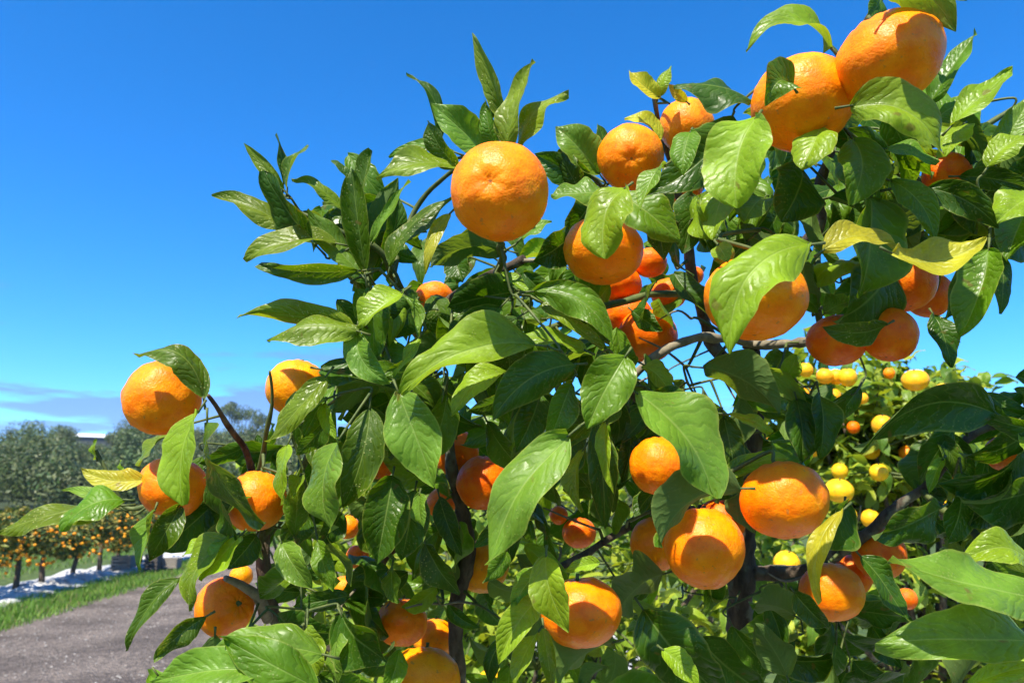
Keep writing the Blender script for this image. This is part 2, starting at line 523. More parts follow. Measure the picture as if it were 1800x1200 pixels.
# pale reflective weed mats laid under the tree rows
def mat_cloth():
    m, n, l, out = mat_new('woven_mat')
    tcn = n.new('ShaderNodeTexCoord')
    a = N(n, 'ShaderNodeTexNoise', i_Scale=1.6, i_Detail=5.0); l.new(tcn.outputs['Object'], a.inputs['Vector'])
    c = mixc(n, l, maprange(n, l, a.outputs['Fac'], 0.3, 0.7), (0.30, 0.29, 0.28), (0.62, 0.62, 0.61))
    a2 = N(n, 'ShaderNodeTexNoise', i_Scale=9.0, i_Detail=5.0); l.new(tcn.outputs['Object'], a2.inputs['Vector'])
    c = mixc(n, l, maprange(n, l, a2.outputs['Fac'], 0.54, 0.68, 0.0, 0.8), c, (0.22, 0.17, 0.12))
    p = n.new('ShaderNodeBsdfPrincipled'); l.new(c, p.inputs['Base Color']); p.inputs['Roughness'].default_value = 0.5
    l.new(p.outputs[0], out.inputs[0])
    return m


M_MAT = mat_cloth()
def weed_mat(x_of, wid, y0, y1, ny, label, seed):
    v, f = [], []
    nx = 22
    for j in range(ny + 1):
        y = y0 + (y1 - y0) * j / ny
        xc = x_of(y)
        for i in range(nx + 1):
            t = i / nx
            x = xc + (t - .5) * wid
            e = math.sin(math.pi * t) ** 0.4
            z = 0.02 + (0.04 + 0.17 * noise.noise(Vector((x * 1.3, y * 2.2, seed))) + 0.07 * noise.noise(Vector((x * 3.7, y * 5, seed)))) * e
            edge = 0.12 * noise.noise(Vector((y * 1.4, t, seed + 3)))
            v.append((x + edge, y, max(z, 0.012)))
    w = nx + 1
    for j in range(ny):
        for i in range(nx):
            f.append((j * w + i, j * w + i + 1, (j + 1) * w + i + 1, (j + 1) * w + i))
    o = mesh_obj('weed_mat', v, f, M_MAT)
    return tag(o, label, 'ground cover', 'pale mats laid under the tree rows')


def row_x(y): return road_l(y) - 1.75
weed_mat(row_x, 1.5, 7, 30, 150, 'crinkled white weed mat under the orchard row across the road', 2)
weed_mat(lambda y: 0.75, 2.3, 0.6, 9, 70, 'white weed mat on the ground beneath the near mandarin trees', 8)

# ---------------------------------------------------------------- orchard row across the road
def crown_cards(n, R, zc, sz, cols, squash=0.8, hollow=0.45, leafshape=True, lobes=6):
    v, f, c = [], [], []
    lob = [(Vector((rng.normal(), rng.normal(), rng.normal() * .7)).normalized() * R * 0.55, R * (0.45 + 0.25 * rng.random())) for _ in range(lobes)]
    for k in range(n):
        lc, lr = lob[int(rng.random() * lobes)]
        d = Vector((rng.normal(), rng.normal(), rng.normal())).normalized()
        r = lr * (hollow + (1.05 - hollow) * rng.random() ** 0.5)
        p = Vector((lc.x + d.x * r, lc.y + d.y * r, zc + (lc.z + d.z * r) * squash))
        nn = (d + Vector((rng.normal(), rng.normal(), rng.normal())) * 0.7 + Vector((0, 0, .4))).normalized()
        a = nn.cross(Vector((rng.normal(), rng.normal(), rng.normal()))).normalized()
        b = nn.cross(a)
        s = sz * (0.6 + 0.8 * rng.random())
        b0 = len(v)
        v.extend((p - a * s, p - b * s * .42 + nn * s * .12, p + a * s, p + b * s * .42 + nn * s * .12))
        f.append((b0, b0 + 1, b0 + 2)); f.append((b0, b0 + 2, b0 + 3))
        cc = np.array(cols[int(rng.random() * len(cols))]) * (0.75 + 0.5 * rng.random())
        c.append(cc); c.append(cc)
    return v, f, c


def ico(sub=1):
    bm = bmesh.new(); bmesh.ops.create_icosphere(bm, subdivisions=sub, radius=1.0)
    v = [x.co.copy() for x in bm.verts]; f = [[y.index for y in x.verts] for x in bm.faces]
    bm.free(); return v, f


IV, IF = ico(2)
M_FARFRUIT = simple_mat('far_mandarin_skin', (0.72, 0.22, 0.005), (0.85, 0.36, 0.01), 3, 0.45, 0.05)
orch_crowns, orch_fruit = [], []
for q in range(3):
    v, f, c = crown_cards(2000, 0.62, 0.92, 0.055, [(0.07, 0.12, 0.018), (0.14, 0.16, 0.02), (0.26, 0.22, 0.03), (0.05, 0.09, 0.015)], 0.85)
    me = bpy.data.meshes.new('crown'); me.from_pydata([tuple(x) for x in v], [], f); me.materials.append(M_FOL); set_tint(me, np.array(c))
    orch_crowns.append(me)
    fv, ff = [], []
    for k in range(95):
        d = Vector((rng.normal(), rng.normal(), rng.normal() * .8)).normalized()
        q_ = .78 + .24 * rng.random()
        p = Vector((d.x * .66 * q_, d.y * .66 * q_, 0.94 + d.z * .52 * q_))
        p.x += rng.normal() * .1; p.y += rng.normal() * .1
        r = 0.024 + 0.012 * rng.random()
        b0 = len(fv)
        fv.extend(p + x * r for x in IV); ff.extend([[i + b0 for i in y] for y in IF])
    me = bpy.data.meshes.new('fruit'); me.from_pydata([tuple(x) for x in fv], [], ff); me.materials.append(M_FARFRUIT)
    me.polygons.foreach_set('use_smooth', [True] * len(me.polygons))
    orch_fruit.append(me)
tv, tf = tube([(0, 0, -.05), (0.02, 0, .2), (-.02, .02, .45), (.03, 0, .8)], [.055, .045, .04, .02], 8)
o = mesh_obj('trunk', tv, tf, M_BARK); ORCH_TRUNK = o.data; bpy.data.objects.remove(o)
ORCH_Y = [12.6, 13.8, 15.0, 16.2, 17.4, 18.7, 20.0, 21.4]
ORCH_L = {12.6: 'orchard tree cut off by the left photo edge, only its fruiting side showing',
          18.7: 'orchard tree just in front of the pale bins, behind the drooping twig leaves',
          20.0: 'orchard tree behind the pale bins at the road bend',
          21.4: 'farthest orchard tree of the row, past the pale bins',
          13.8: 'orange laden orchard tree with the stout trunk, first at the photo edge across the road',
          15.0: 'orange laden orchard tree second along the white mat from the photo edge',
          16.2: 'orchard tree third along the white mat, its trunk behind the crumpled sheet',
          17.4: 'orchard tree fourth along the white mat, thick with small orange fruit'}
for i, y in enumerate(ORCH_Y):
    r = empty('orchard_tree', (row_x(y) + rng.normal() * .05, y, 0))
    r.rotation_euler = (0, 0, rng.random() * 6)
    s = 0.90 + 0.16 * rng.random()
    r.scale = (s * rng.uniform(1.05, 1.3), s * rng.uniform(1.05, 1.3), s * rng.uniform(.92, 1.06))
    if y in ORCH_L: tag(r, ORCH_L[y], 'tree', 'citrus trees in the row across the road')
    else: tag(r, 'far citrus tree in the row across the road', 'tree', 'citrus trees in the row across the road')
    link('trunk', ORCH_TRUNK, r)
    link('crown', orch_crowns[i % 3], r)
    fo = link('fruit', orch_fruit[(i + 1) % 3], r); fo['kind'] = 'stuff'

# wooden harvest bins standing where the road bends away
M_BIN = simple_mat('pale_bin_wood', (0.15, 0.125, 0.10), (0.27, 0.24, 0.20), 12, 0.85, 0.4, 0.01, stretch=(1, 1, 6))
M_BIND = simple_mat('dark_bin_wood', (0.05, 0.045, 0.04), (0.12, 0.10, 0.09), 12, 0.85, 0.4, 0.01)
def box(v, f, c, s):
    b0 = len(v)
    for dx in (-1, 1):
        for dy in (-1, 1):
            for dz in (-1, 1):
                v.append((c[0] + dx * s[0] / 2, c[1] + dy * s[1] / 2, c[2] + dz * s[2] / 2))
    for q in ((0, 1, 3, 2), (4, 6, 7, 5), (0, 4, 5, 1), (2, 3, 7, 6), (0, 2, 6, 4), (1, 5, 7, 3)):
        f.append(tuple(b0 + k for k in q))


def harvest_bin(px, py, sx, sz, m, label, rot=0.15):
    p = ground_at(px, py)
    r = empty('harvest_bin', p); r.rotation_euler = (0, 0, rot)
    tag(r, label, 'crate', 'pale bins by the far road')
    for k in range(4):
        v, f = [], []; box(v, f, (0, -.2, .06 + sz / 4 * (k + .5)), (sx, .025, sz / 4 - .025)); mesh_obj('plank', v, f, m, r, False)
    for sgn in (-1, 1):
        v, f = [], []; box(v, f, (sgn * (sx / 2 - .02), 0, .06 + sz / 2), (.025, .36, sz - .02)); mesh_obj('side_panel', v, f, m, r, False)
    v, f = [], []; box(v, f, (0, .2, .06 + sz / 2), (sx, .025, sz - .02)); mesh_obj('back_panel', v, f, m, r, False)
    v, f = [], []; box(v, f, (0, 0, .09), (sx - .06, .34, .03)); mesh_obj('floor_panel', v, f, m, r, False)
    for sgn in (-1, 0, 1):
        v, f = [], []; box(v, f, (sgn * (sx / 2 - .05), 0, .03), (.05, .4, .056)); mesh_obj('runner', v, f, m, r, False)


harvest_bin(297, 1003, .43, .24, M_BIN, 'low pale wooden bin standing beside the far road bend, nearest the road')
harvest_bin(268, 1006, .28, .36, M_BIND, 'dark wooden bin between two pale ones near the far road bend')
harvest_bin(216, 1004, .43, .30, M_BIN, 'pale wooden bin at the end of the white mat')

# ---------------------------------------------------------------- wood on the hillside
FCOL = [(0.062, 0.108, 0.022), (0.080, 0.128, 0.026), (0.098, 0.130, 0.034), (0.112, 0.135, 0.042), (0.050, 0.092, 0.022), (0.108, 0.128, 0.030)]
V, F, Cc = [], [], []
protos = []
for q in range(6):
    cols = [FCOL[q % 6], FCOL[(q + 1) % 6], FCOL[q % 6]]
    protos.append(crown_cards(1000, 2.3, 3.6, 0.21, cols, 1.15, 0.5, lobes=9))
pv = [np.array([tuple(x) for x in p[0]]) for p in protos]
pf = [np.array(p[1]) for p in protos]
pc = [np.array(p[2]) for p in protos]
off = 0
cS = at(165, 767, 1.0) - Vector((0, 0, CAM_H)); cS.normalize()
for r_shed in range(110, 260):
    q_ = Vector((0, 0, CAM_H)) + cS * r_shed
    if hill_h(q_.x, q_.y) + 2.6 > q_.z: break
SHED = q_
for k in range(600):
    az = math.radians(-48 + 62 * rng.random())
    r = 74 + 158 * rng.random() ** 0.85
    x, y = r * math.sin(az), r * math.cos(az)
    q = int(rng.random() * 6)
    s = 0.75 + 0.55 * rng.random()
    tz = hill_h(x, y) + 4.2 * s - CAM_H; td = y * CT + tz * ST
    tpx, tpy = 900 + FPX * x / td, 600 - FPX * (-y * ST + tz * CT) / td
    if 122 < tpx < 210 and r < r_shed and tpy < 770: continue
    a = rng.random() * 6.28
    P = pv[q] * s
    X = P[:, 0] * math.cos(a) - P[:, 1] * math.sin(a) + x
    Y = P[:, 0] * math.sin(a) + P[:, 1] * math.cos(a) + y
    V.append(np.stack([X, Y, P[:, 2] * (0.85 + .3 * rng.random()) + hill_h(x, y) - 1.6], 1)); F.append(pf[q] + off); Cc.append(pc[q] * (0.8 + .4 * rng.random())); off += len(P)
V = np.concatenate(V); F = np.concatenate(F); Cc = np.concatenate(Cc)
me = bpy.data.meshes.new('far_wood')
me.vertices.add(len(V)); me.vertices.foreach_set('co', V.astype(np.float32).ravel())
me.loops.add(len(F) * 3); me.loops.foreach_set('vertex_index', F.astype(np.int32).ravel())
me.polygons.add(len(F)); me.polygons.foreach_set('loop_start', np.arange(0, len(F) * 3, 3, dtype=np.int32))
me.materials.append(M_FOL); me.update(); me.validate()
set_tint(me, Cc)
tag(link('far_wood', me), 'dense dark green wood covering the low hill behind the orchard', kind='stuff')

def skyline_tree(px, py_top, r, hgt, R, label, tall=False):
    d = at(px, py_top, 1.0) - Vector((0, 0, CAM_H)); d.normalize()
    k = r / math.hypot(d.x, d.y)
    p = Vector((0, 0, CAM_H)) + d * k
    t = empty('hill_tree', (p.x, p.y, p.z - hgt))
    tag(t, label, 'tree', 'trees standing out on the hill skyline')
    v, f, c = crown_cards(1100, R, hgt - R * (.75 if not tall else .6), 0.26, FCOL[:4], 0.72, 0.4, lobes=7)
    o = mesh_obj('crown', v, f, M_FOL, t, False); set_tint(o.data, np.array(c))
    v, f = tube([(0, 0, 0), (.15, 0, hgt * .4), (-.1, .1, hgt - R)], [.28, .2, .1], 7); mesh_obj('trunk', v, f, M_BARK, t)
    for s_ in (-1, 1):
        v, f = tube([(0, 0, hgt * .45), (s_ * R * .3, 0.1, hgt - R * .9), (s_ * R * .55, .2, hgt - R * .5)], [.14, .09, .03], 6); mesh_obj('branch', v, f, M_BARK, t)


skyline_tree(40, 738, 215, 13, 5.6, 'broad dark tree at the photo edge on the hill skyline')
skyline_tree(113, 748, 210, 12, 3.8, 'rounded grey green tree beside the long pale roof on the hill')
skyline_tree(238, 730, 190, 14, 4.6, 'tall gum tree with a layered crown just behind the top orange of the far branch')
skyline_tree(212, 752, 195, 11, 2.8, 'small round tree at the end of the long pale roof')
skyline_tree(410, 708, 200, 19, 2.9, 'tall thin gum with a small tuft crown, first right of the twig', True)
skyline_tree(428, 716, 205, 18, 3.4, 'thin gum second right of the twig, with open crown', True)
skyline_tree(448, 722, 200, 17, 3.4, 'thin gum nearest the upright twig tip on the skyline', True)

M_ROOF = simple_mat('pale_roof_sheet', (0.62, 0.63, 0.64), (0.78, 0.79, 0.80), 2, 0.5, 0.05)
M_WALLD = simple_mat('shed_wall', (0.05, 0.06, 0.06), (0.09, 0.10, 0.10), 2, 0.8, 0.1)
c0 = SHED
gh = empty('long_shed', (c0.x, c0.y, c0.z - 2.6))
tag(gh, 'long low shed with a pale roof among trees on the hill', 'shed')
gh.rotation_euler = (0, 0, math.radians(28))
v, f = [], []; box(v, f, (0, 0, 0.0), (13, 5, 4.4)); mesh_obj('wall', v, f, M_WALLD, gh, False)
v = [(-6.8, -2.9, 2.2), (6.8, -2.9, 2.2), (6.8, 0, 3.3), (-6.8, 0, 3.3), (6.8, 2.9, 2.2), (-6.8, 2.9, 2.2), (-6.8, -2.9, 2.3), (6.8, -2.9, 2.3), (6.8, 0, 3.4), (-6.8, 0, 3.4), (6.8, 2.9, 2.3), (-6.8, 2.9, 2.3)]
f = [(6, 7, 8, 9), (9, 8, 10, 11), (0, 3, 2, 1), (3, 5, 4, 2), (0, 1, 7, 6), (5, 11, 10, 4), (0, 6, 9, 3), (3, 9, 11, 5), (1, 2, 8, 7), (2, 4, 10, 8)]
mesh_obj('roof', v, f, M_ROOF, gh, False)

# ================================================================= THE NEAR TREES
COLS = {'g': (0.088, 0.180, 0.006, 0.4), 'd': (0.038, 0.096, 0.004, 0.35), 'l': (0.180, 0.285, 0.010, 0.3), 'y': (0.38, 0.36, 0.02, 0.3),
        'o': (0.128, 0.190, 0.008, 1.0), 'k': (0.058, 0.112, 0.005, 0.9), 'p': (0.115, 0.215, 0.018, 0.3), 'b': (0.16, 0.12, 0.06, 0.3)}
NV = {'F': (0, .2, 1), 'U': (0, .75, .65), 'UL': (-.45, .6, .65), 'UR': (.45, .6, .65), 'L': (-.75, .3, .6), 'R': (.75, .3, .6),
      'D': (.05, -.45, .9), 'DL': (-.6, -.4, .7), 'DR': (.6, -.4, .7), 'B': (.05, .7, -.7), 'BL': (-.5, .5, -.7), 'BR': (.5, .5, -.7)}


def leaf_geo(P0, P1, hw, Nrm, bend=.10, side=None, fold=.25, twist=0.0, wave=.05, nu=22, nv=8, quilt=0.02, seed=0.0, curl=0.0, nvein=10.0, tipp=.95):
    """a leaf blade with its stalk: verts, faces, uvs"""
    A = P1 - P0; Lg = A.length; A.normalize()
    S = Nrm.cross(A).normalized()
    side_v = side if side is not None else Vector((0, 0, 0))
    V_, UV = [], []
    fm = (0.42 ** .7) * (0.58 ** tipp)
    for i in range(nu + 1):
        u = i / nu
        # drop the blade along its length: arch
        e = 4 * u * (1 - u)
        de = 4 - 8 * u
        P = P0 + A * (Lg * u) + Nrm * (bend * Lg * e) + side_v * (Lg * e)
        T = (A + Nrm * (bend * de) + side_v * de).normalized()
        Nn = (Nrm - T * Nrm.dot(T)).normalized()
        B = Nn.cross(T)
        if twist:
            a = twist * (u - .4)
            B, Nn = B * math.cos(a) + Nn * math.sin(a), Nn * math.cos(a) - B * math.sin(a)
        uu = min(max(u, 0.0), 1.0)
        w = hw * (uu ** .7) * ((1 - uu) ** tipp) / fm
        w *= 1 + 0.05 * math.sin(u * 31 + seed * 7) * (0.4 + .6 * math.sin(u * 9 + seed))
        w = max(w, hw * 0.015)
        for j in range(nv + 1):
            v = -1 + 2 * j / nv
            av = abs(v)
            fo = fold * (1 - .35 * av)
            z = math.sin(fo) * av * w
            z -= curl * w * av ** 3
            z += quilt * Lg * (av * (1 - av) * 4) * math.cos(2 * math.pi * (nvein * u - 2.1 * av + .5 * noise.noise(Vector((u * 3, v, seed)))) + seed * 3) * .35
            z += wave * hw * av * av * math.sin(u * 11 + seed * 5 + (1.7 if v > 0 else 0)) 
            z += 0.095 * Lg * noise.noise(Vector((u * 2.2, v * .9, seed * 3.3)))* (0.3 + av)
            V_.append(P + B * (v * w * math.cos(fo)) + Nn * z)
            UV.append((u, (v + 1) / 2))
    Fc = []
    w_ = nv + 1
    for i in range(nu):
        for j in range(nv):
            Fc.append((i * w_ + j, (i + 1) * w_ + j, (i + 1) * w_ + j + 1, i * w_ + j + 1))
    return V_, Fc, UV


# ---- skeleton of the near tree: pixel, pixel, depth, radius in pixels
BR = {
    'trunk': [(1296, 1280, .98, 26), (1297, 1200, .97, 24), (1296, 1130, .96, 22), (1300, 1040, .95, 23), (1308, 940, .95, 23), (1318, 820, .95, 19), (1324, 720, .95, 18), (1318, 612, .94, 19)],
    'b1': [(900, 1330, .97, 17), (815, 1230, .94, 14), (801, 1165, .92, 13), (806, 1060, .91, 13), (822, 965, .90, 13), (816, 905, .89, 12), (796, 845, .88, 10), (786, 770, .88, 9), (776, 690, .88, 8), (748, 620, .87, 8), (775, 545, .84, 9), (850, 492, .80, 9), (925, 452, .77, 7)],
    'b1b': [(922, 456, .77, 4), (960, 455, .76, 3), (988, 436, .76, 3), (1006, 402, .76, 3)],
    'b1c': [(876, 486, .79, 7), (880, 455, .74, 7), (878, 425, .66, 6)],
    'b1d': [(748, 620, .87, 8), (716, 545, .80, 8), (690, 480, .76, 8), (665, 440, .74, 6), (600, 410, .73, 5), (530, 370, .73, 4)],
    'b1e': [(690, 480, .76, 6), (705, 420, .78, 5), (760, 330, .78, 4), (850, 262, .72, 4), (890, 235, .72, 4)],
    'b2': [(900, 1330, .97, 15), (740, 1200, .93, 13), (610, 1130, .90, 12), (500, 1096, .86, 13), (472, 1062, .84, 13), (464, 1000, .83, 12), (463, 945, .83, 11), (458, 870, .82, 8), (432, 800, .79, 6), (400, 745, .76, 5), (368, 694, .73, 3)],
    'b2b': [(470, 1085, .83, 11), (455, 1050, .80, 10), (425, 1030, .78, 8), (398, 1018, .76, 6)],
    'b2c': [(458, 870, .82, 6), (380, 890, .80, 6), (290, 880, .78, 5), (225, 895, .78, 4), (205, 860, .78, 3), (172, 790, .78, 3)],
    'b2d': [(463, 945, .83, 8), (520, 850, .82, 7), (560, 740, .80, 6), (600, 650, .80, 5), (640, 590, .80, 4)],
    'b2e': [(458, 870, .82, 6), (462, 780, .78, 5), (478, 700, .76, 3), (473, 655, .75, 2)],
    'b3': [(1318, 612, .94, 16), (1345, 545, .94, 14), (1390, 450, .92, 12), (1438, 400, .88, 10), (1444, 330, .86, 9), (1465, 250, .84, 8), (1470, 150, .80, 7), (1515, 55, .76, 6), (1548, -5, .74, 6), (1570, -70, .74, 6)],
    'b3b': [(1440, 415, .86, 6), (1434, 480, .80, 6), (1440, 560, .80, 6), (1446, 596, .82, 6)],
    'b3c': [(1470, 150, .80, 4), (1478, 105, .78, 4), (1458, 76, .78, 4)],
    'b3d': [(1465, 250, .84, 6), (1560, 290, .82, 6), (1640, 260, .80, 6), (1720, 230, .80, 5), (1790, 190, .80, 4)],
    'b3e': [(1560, 290, .82, 6), (1660, 340, .82, 6), (1780, 370, .82, 6), (1900, 380, .82, 6)],
    'b4': [(1112, 662, .80, 6), (1135, 640, .80, 7), (1190, 605, .82, 8), (1262, 592, .86, 8), (1318, 600, .93, 9)],
    'b4b': [(1320, 602, .93, 8), (1370, 606, .90, 8), (1420, 600, .86, 8), (1450, 588, .84, 7), (1500, 575, .82, 5), (1560, 572, .80, 4)],
    'b5': [(1322, 700, .95, 14), (1260, 610, .98, 11), (1222, 520, .96, 9), (1212, 440, .93, 8), (1190, 330, .90, 7), (1160, 220, .84, 4), (1150, 165, .82, 4)],
    'b5b': [(1212, 440, .93, 6), (1120, 380, .90, 6), (1060, 330, .88, 5), (1030, 300, .86, 4)],
    'b5c': [(1222, 520, .96, 7), (1130, 520, .92, 6), (1010, 560, .88, 6), (900, 600, .84, 5)],
    'b6': [(1300, 1000, .95, 14), (1380, 1010, .93, 13), (1450, 985, .90, 12), (1492, 955, .86, 12), (1540, 924, .84, 11), (1620, 860, .82, 8), (1720, 760, .80, 7), (1850, 740, .78, 7)],
    'b6b': [(1620, 860, .82, 7), (1720, 950, .74, 7), (1800, 1040, .66, 7), (1880, 1090, .62, 7)],
    'b7': [(1318, 820, .95, 12), (1200, 760, .93, 9), (1120, 700, .85, 7), (1040, 650, .80, 5), (950, 620, .78, 4)],
    'b7b': [(1310, 900, .95, 10), (1200, 900, .90, 9), (1100, 930, .86, 7), (1010, 985, .82, 6), (930, 1010, .78, 5)],
    'b8': [(690, 955, .90, 10), (652, 1010, .91, 13), (642, 1070, .92, 13), (640, 1140, .93, 12), (700, 1190, .94, 12)],
}
NODES = []       # (point, radius) samples of all branches
ROOT_L = Vector((0.33, 1.02, 0.0))
near = empty('mandarin_tree', ROOT_L)
tag(near, 'near mandarin tree heavy with large oranges, filling the photo with glossy leaves', 'tree')


def child_mesh(name, verts, faces, mat, uvs=None, parent=None, root=None, smooth=True):
    root = root if root is not None else ROOT_L
    return mesh_obj(name, [v - root for v in verts], faces, mat, parent if parent is not None else near, smooth, uvs)


for key, pl in BR.items():
    pts = [at(a, b, d) for a, b, d, r in pl]
    rad = [r * d / FPX for a, b, d, r in pl]
    if key == 'trunk':
        pts = [Vector((0.33, 1.02, -0.03)), Vector((0.325, 1.03, 0.35)), Vector((0.31, 1.03, 0.7))] + pts
        rad = [.036, .030, .024] + rad
    if key in ('b1', 'b2'):
        pts = [Vector((0.31, 1.03, 0.62))] + pts; rad = [.02] + rad
    pts, rad = smooth_path(pts, rad, 7)
    pts = [p + Vector((noise.noise(p * 22), noise.noise(p * 22 + Vector((5, 0, 0))), noise.noise(p * 22 + Vector((0, 5, 0))))) * .004 for p in pts]
    thick = max(rad)
    rad = [r * (1 + .22 * noise.noise(p * 60)) for p, r in zip(pts, rad)]
    v, f = tube(pts, rad, 12 if thick > .006 else 8, .22)
    m = M_BARK if thick > .0062 else (M_GREY if key in ('b2b', 'b4', 'b4b', 'b1b') else M_TWIG)
    if key in ('b2b', 'b4', 'b4b'): m = M_GREY
    child_mesh('trunk' if key == 'trunk' else 'branch', v, f, m)
    for p, r in zip(pts, rad): NODES.append((p, r))
NP = np.array([tuple(p) for p, r in NODES])


def nearest_node(p, away=None):
    d = np.linalg.norm(NP - np.array(tuple(p)), axis=1)
    i = int(np.argmin(d))
    return NODES[i][0], d[i]


NTW, TWV, TWF = [0], [], []


def twig_to_branch(p, dirn, r0=.0010, name='twig', maxd=.075):
    q, d = nearest_node(p)
    if d < .006 or d > maxd: return
    if dirn.dot((q - p).normalized()) < -.25: return
    m1 = p + dirn * (d * .16)
    m2 = q * .6 + (p + dirn * d * .2) * .4
    pts, rad = smooth_path([p, m1, m2, q], [r0, r0 * 1.1, r0 * 1.3, r0 * 1.6], 6)
    eye = Vector((0, 0, CAM_H))
    for x_ in pts[:-6]:                                # nothing bare pokes up into the open sky at right
        w_ = x_ - eye; z_ = w_.y * CT + w_.z * ST
        if 900 + FPX * w_.x / z_ > 1690 and 560 < 600 - FPX * (-w_.y * ST + w_.z * CT) / z_ < 700: return
    for c_, R_ in FS:                                  # a twig that would run through or across a fruit is left out
        for x_ in pts:
            w_ = (x_ - eye); t_ = w_.length
            if (c_ - eye).length > t_ - R_ and (eye + w_ * ((c_ - eye).dot(w_) / (t_ * t_)) - c_).length < R_ * 1.02 and (c_ - eye).dot(w_) / t_ > t_ - R_ * .3: return
    v, f = tube(pts, rad, 5)
    NTW[0] += 1
    if NTW[0] <= 280: child_mesh(name, v, f, M_TWIG)
    else:
        b0 = len(TWV); TWV.extend(v); TWF.extend(tuple(i_ + b0 for i_ in q_) for q_ in f)
    global NP
    for p_ in pts[3:]: NODES.append((p_, .002))
    NP = np.array([tuple(p_) for p_, r_ in NODES])


LEAVES, TW = [], []
def L(bx, by, tx, ty, w, d, n='F', c='g', dz=None, b=.10, s=0.0, f=.28, tw=0.0, wv=.16, tp=.95, twig=True):
    LEAVES.append((bx, by, tx, ty, w, d, n, c, dz, b, s, f, tw, wv, tp, twig))


LV, LF, LU, LC = [], [], [], []


def build_leaf(k, spec):
    bx, by, tx, ty, w, d, n, c, dz, b, s, f, tw, wv, tp, twig = spec
    if dz is None: dz = -.018 if ty > by + 20 else .0
    P0, P1 = at(bx, by, d), at(tx, ty, d + dz)
    A = (P1 - P0).normalized()
    nv_ = c2w(NV[n] if isinstance(n, str) else n).normalized()
    Nr = nv_ - A * nv_.dot(A)
    if Nr.length < .15:
        nv_ = c2w((.3, .5, .8)); Nr = nv_ - A * nv_.dot(A)
    Nr.normalize()
    mid = (P0 + P1) / 2
    Vw = (Vector((0, 0, CAM_H)) - mid).normalized()
    face = abs(Nr.dot(Vw))
    tw += rng.normal() * (.18 if k >= N_HAND else .08)
    f += .06 * (1 if f >= 0 else -1) + .05 * rng.normal()
    hw = w * .41 * d / FPX / max(face, .45) / math.cos(f * .8)
    sv_ = None
    if s:
        ax = Vector((tx - bx, -(ty - by))).normalized()
        sv_ = c2w((-ax.y, ax.x, 0)) * s
    V_, Fc, UV = leaf_geo(P0, P1, hw, Nr, b, sv_, f, tw, wv, quilt=.02 * rng.uniform(.3, 1.25), seed=k * .731, curl=rng.normal() * (.28 if k >= N_HAND else .18), nvein=rng.uniform(7.5, 12), tipp=tp)
    cc = COLS[c] if isinstance(c, str) else c
    j = 0.86 + 0.28 * rng.random()
    if k >= 296:                                       # beyond the 300 largest: all in one part
        b0 = len(LV); LV.extend(V_); LF.extend(tuple(i_ + b0 for i_ in q_) for q_ in Fc); LU.extend(UV)
        LC.extend([(cc[0] * j, cc[1] * j, cc[2] * j)] * len(Fc))
        base = P0 - A * .006
        if twig: TW.append((base, -A, .0010))
        return
    o = child_mesh('leaf', V_, Fc, M_LEAF, UV)
    o.color = (cc[0] * j * (0.94 + .12 * rng.random()), cc[1] * j, cc[2] * j, cc[3])
    # leaf stalk
    Lg = (P1 - P0).length
    T0 = (A + Nr * b * 4 + (sv_ * 4 if sv_ is not None else Vector((0, 0, 0)))).normalized()
    base = P0 - T0 * min(.012, Lg * .14)
    v, ff = tube([P0 + T0 * .002, (P0 + base) / 2, base], [.0009, .0010, .0013], 5)
    st = mesh_obj('leaf_stalk', v, ff, M_TWIG, o)
    st.data.transform(Matrix.Translation(-ROOT_L))
    if twig: TW.append((base, -T0, .0010))
    return o


# upper left spray
L(500, 335, 429, 252, 27, .72, 'UL', 'o', b=.04)
L(498, 325, 483, 238, 18, .74, 'R', 'd')
L(505, 332, 541, 254, 22, .73, 'L', 'k')
L(520, 405, 372, 344, 36, .72, 'U', 'o', b=.06, f=.35)
L(556, 432, 464, 300, 62, .70, 'DL', 'd', b=.05)
L(606, 372, 512, 314, 26, .74, 'U', 'o', b=.14)
L(642, 482, 618, 297, 50, .68, 'D', 'k', b=.03, f=.15, tp=.6)
L(634, 482, 542, 366, 52, .70, 'U', 'p', b=-.05)
L(592, 428, 429, 457, 40, .70, 'U', 'o', b=.12, f=.4)
L(632, 476, 455, 464, 44, .68, 'DL', 'k', b=.10, f=.4)
L(612, 318, 582, 282, 16, .76, 'R', 'd')
L(640, 400, 655, 266, 46, .76, 'DL', 'k', f=.5)
L(648, 430, 700, 312, 54, .76, 'B', 'd')
L(652, 428, 720, 317, 22, .73, 'U', 'p', b=.02)
L(672, 462, 700, 345, 44, .76, 'DR', 'd')
L(686, 468, 797, 348, 40, .68, 'UL', 'k', b=.16, f=-.3)
L(662, 470, 690, 372, 40, .79, 'D', 'd')
L(792, 374, 748, 482, 28, .66, 'F', 'y', s=-.06)
L(655, 500, 600, 440, 30, .74, 'D', 'd')
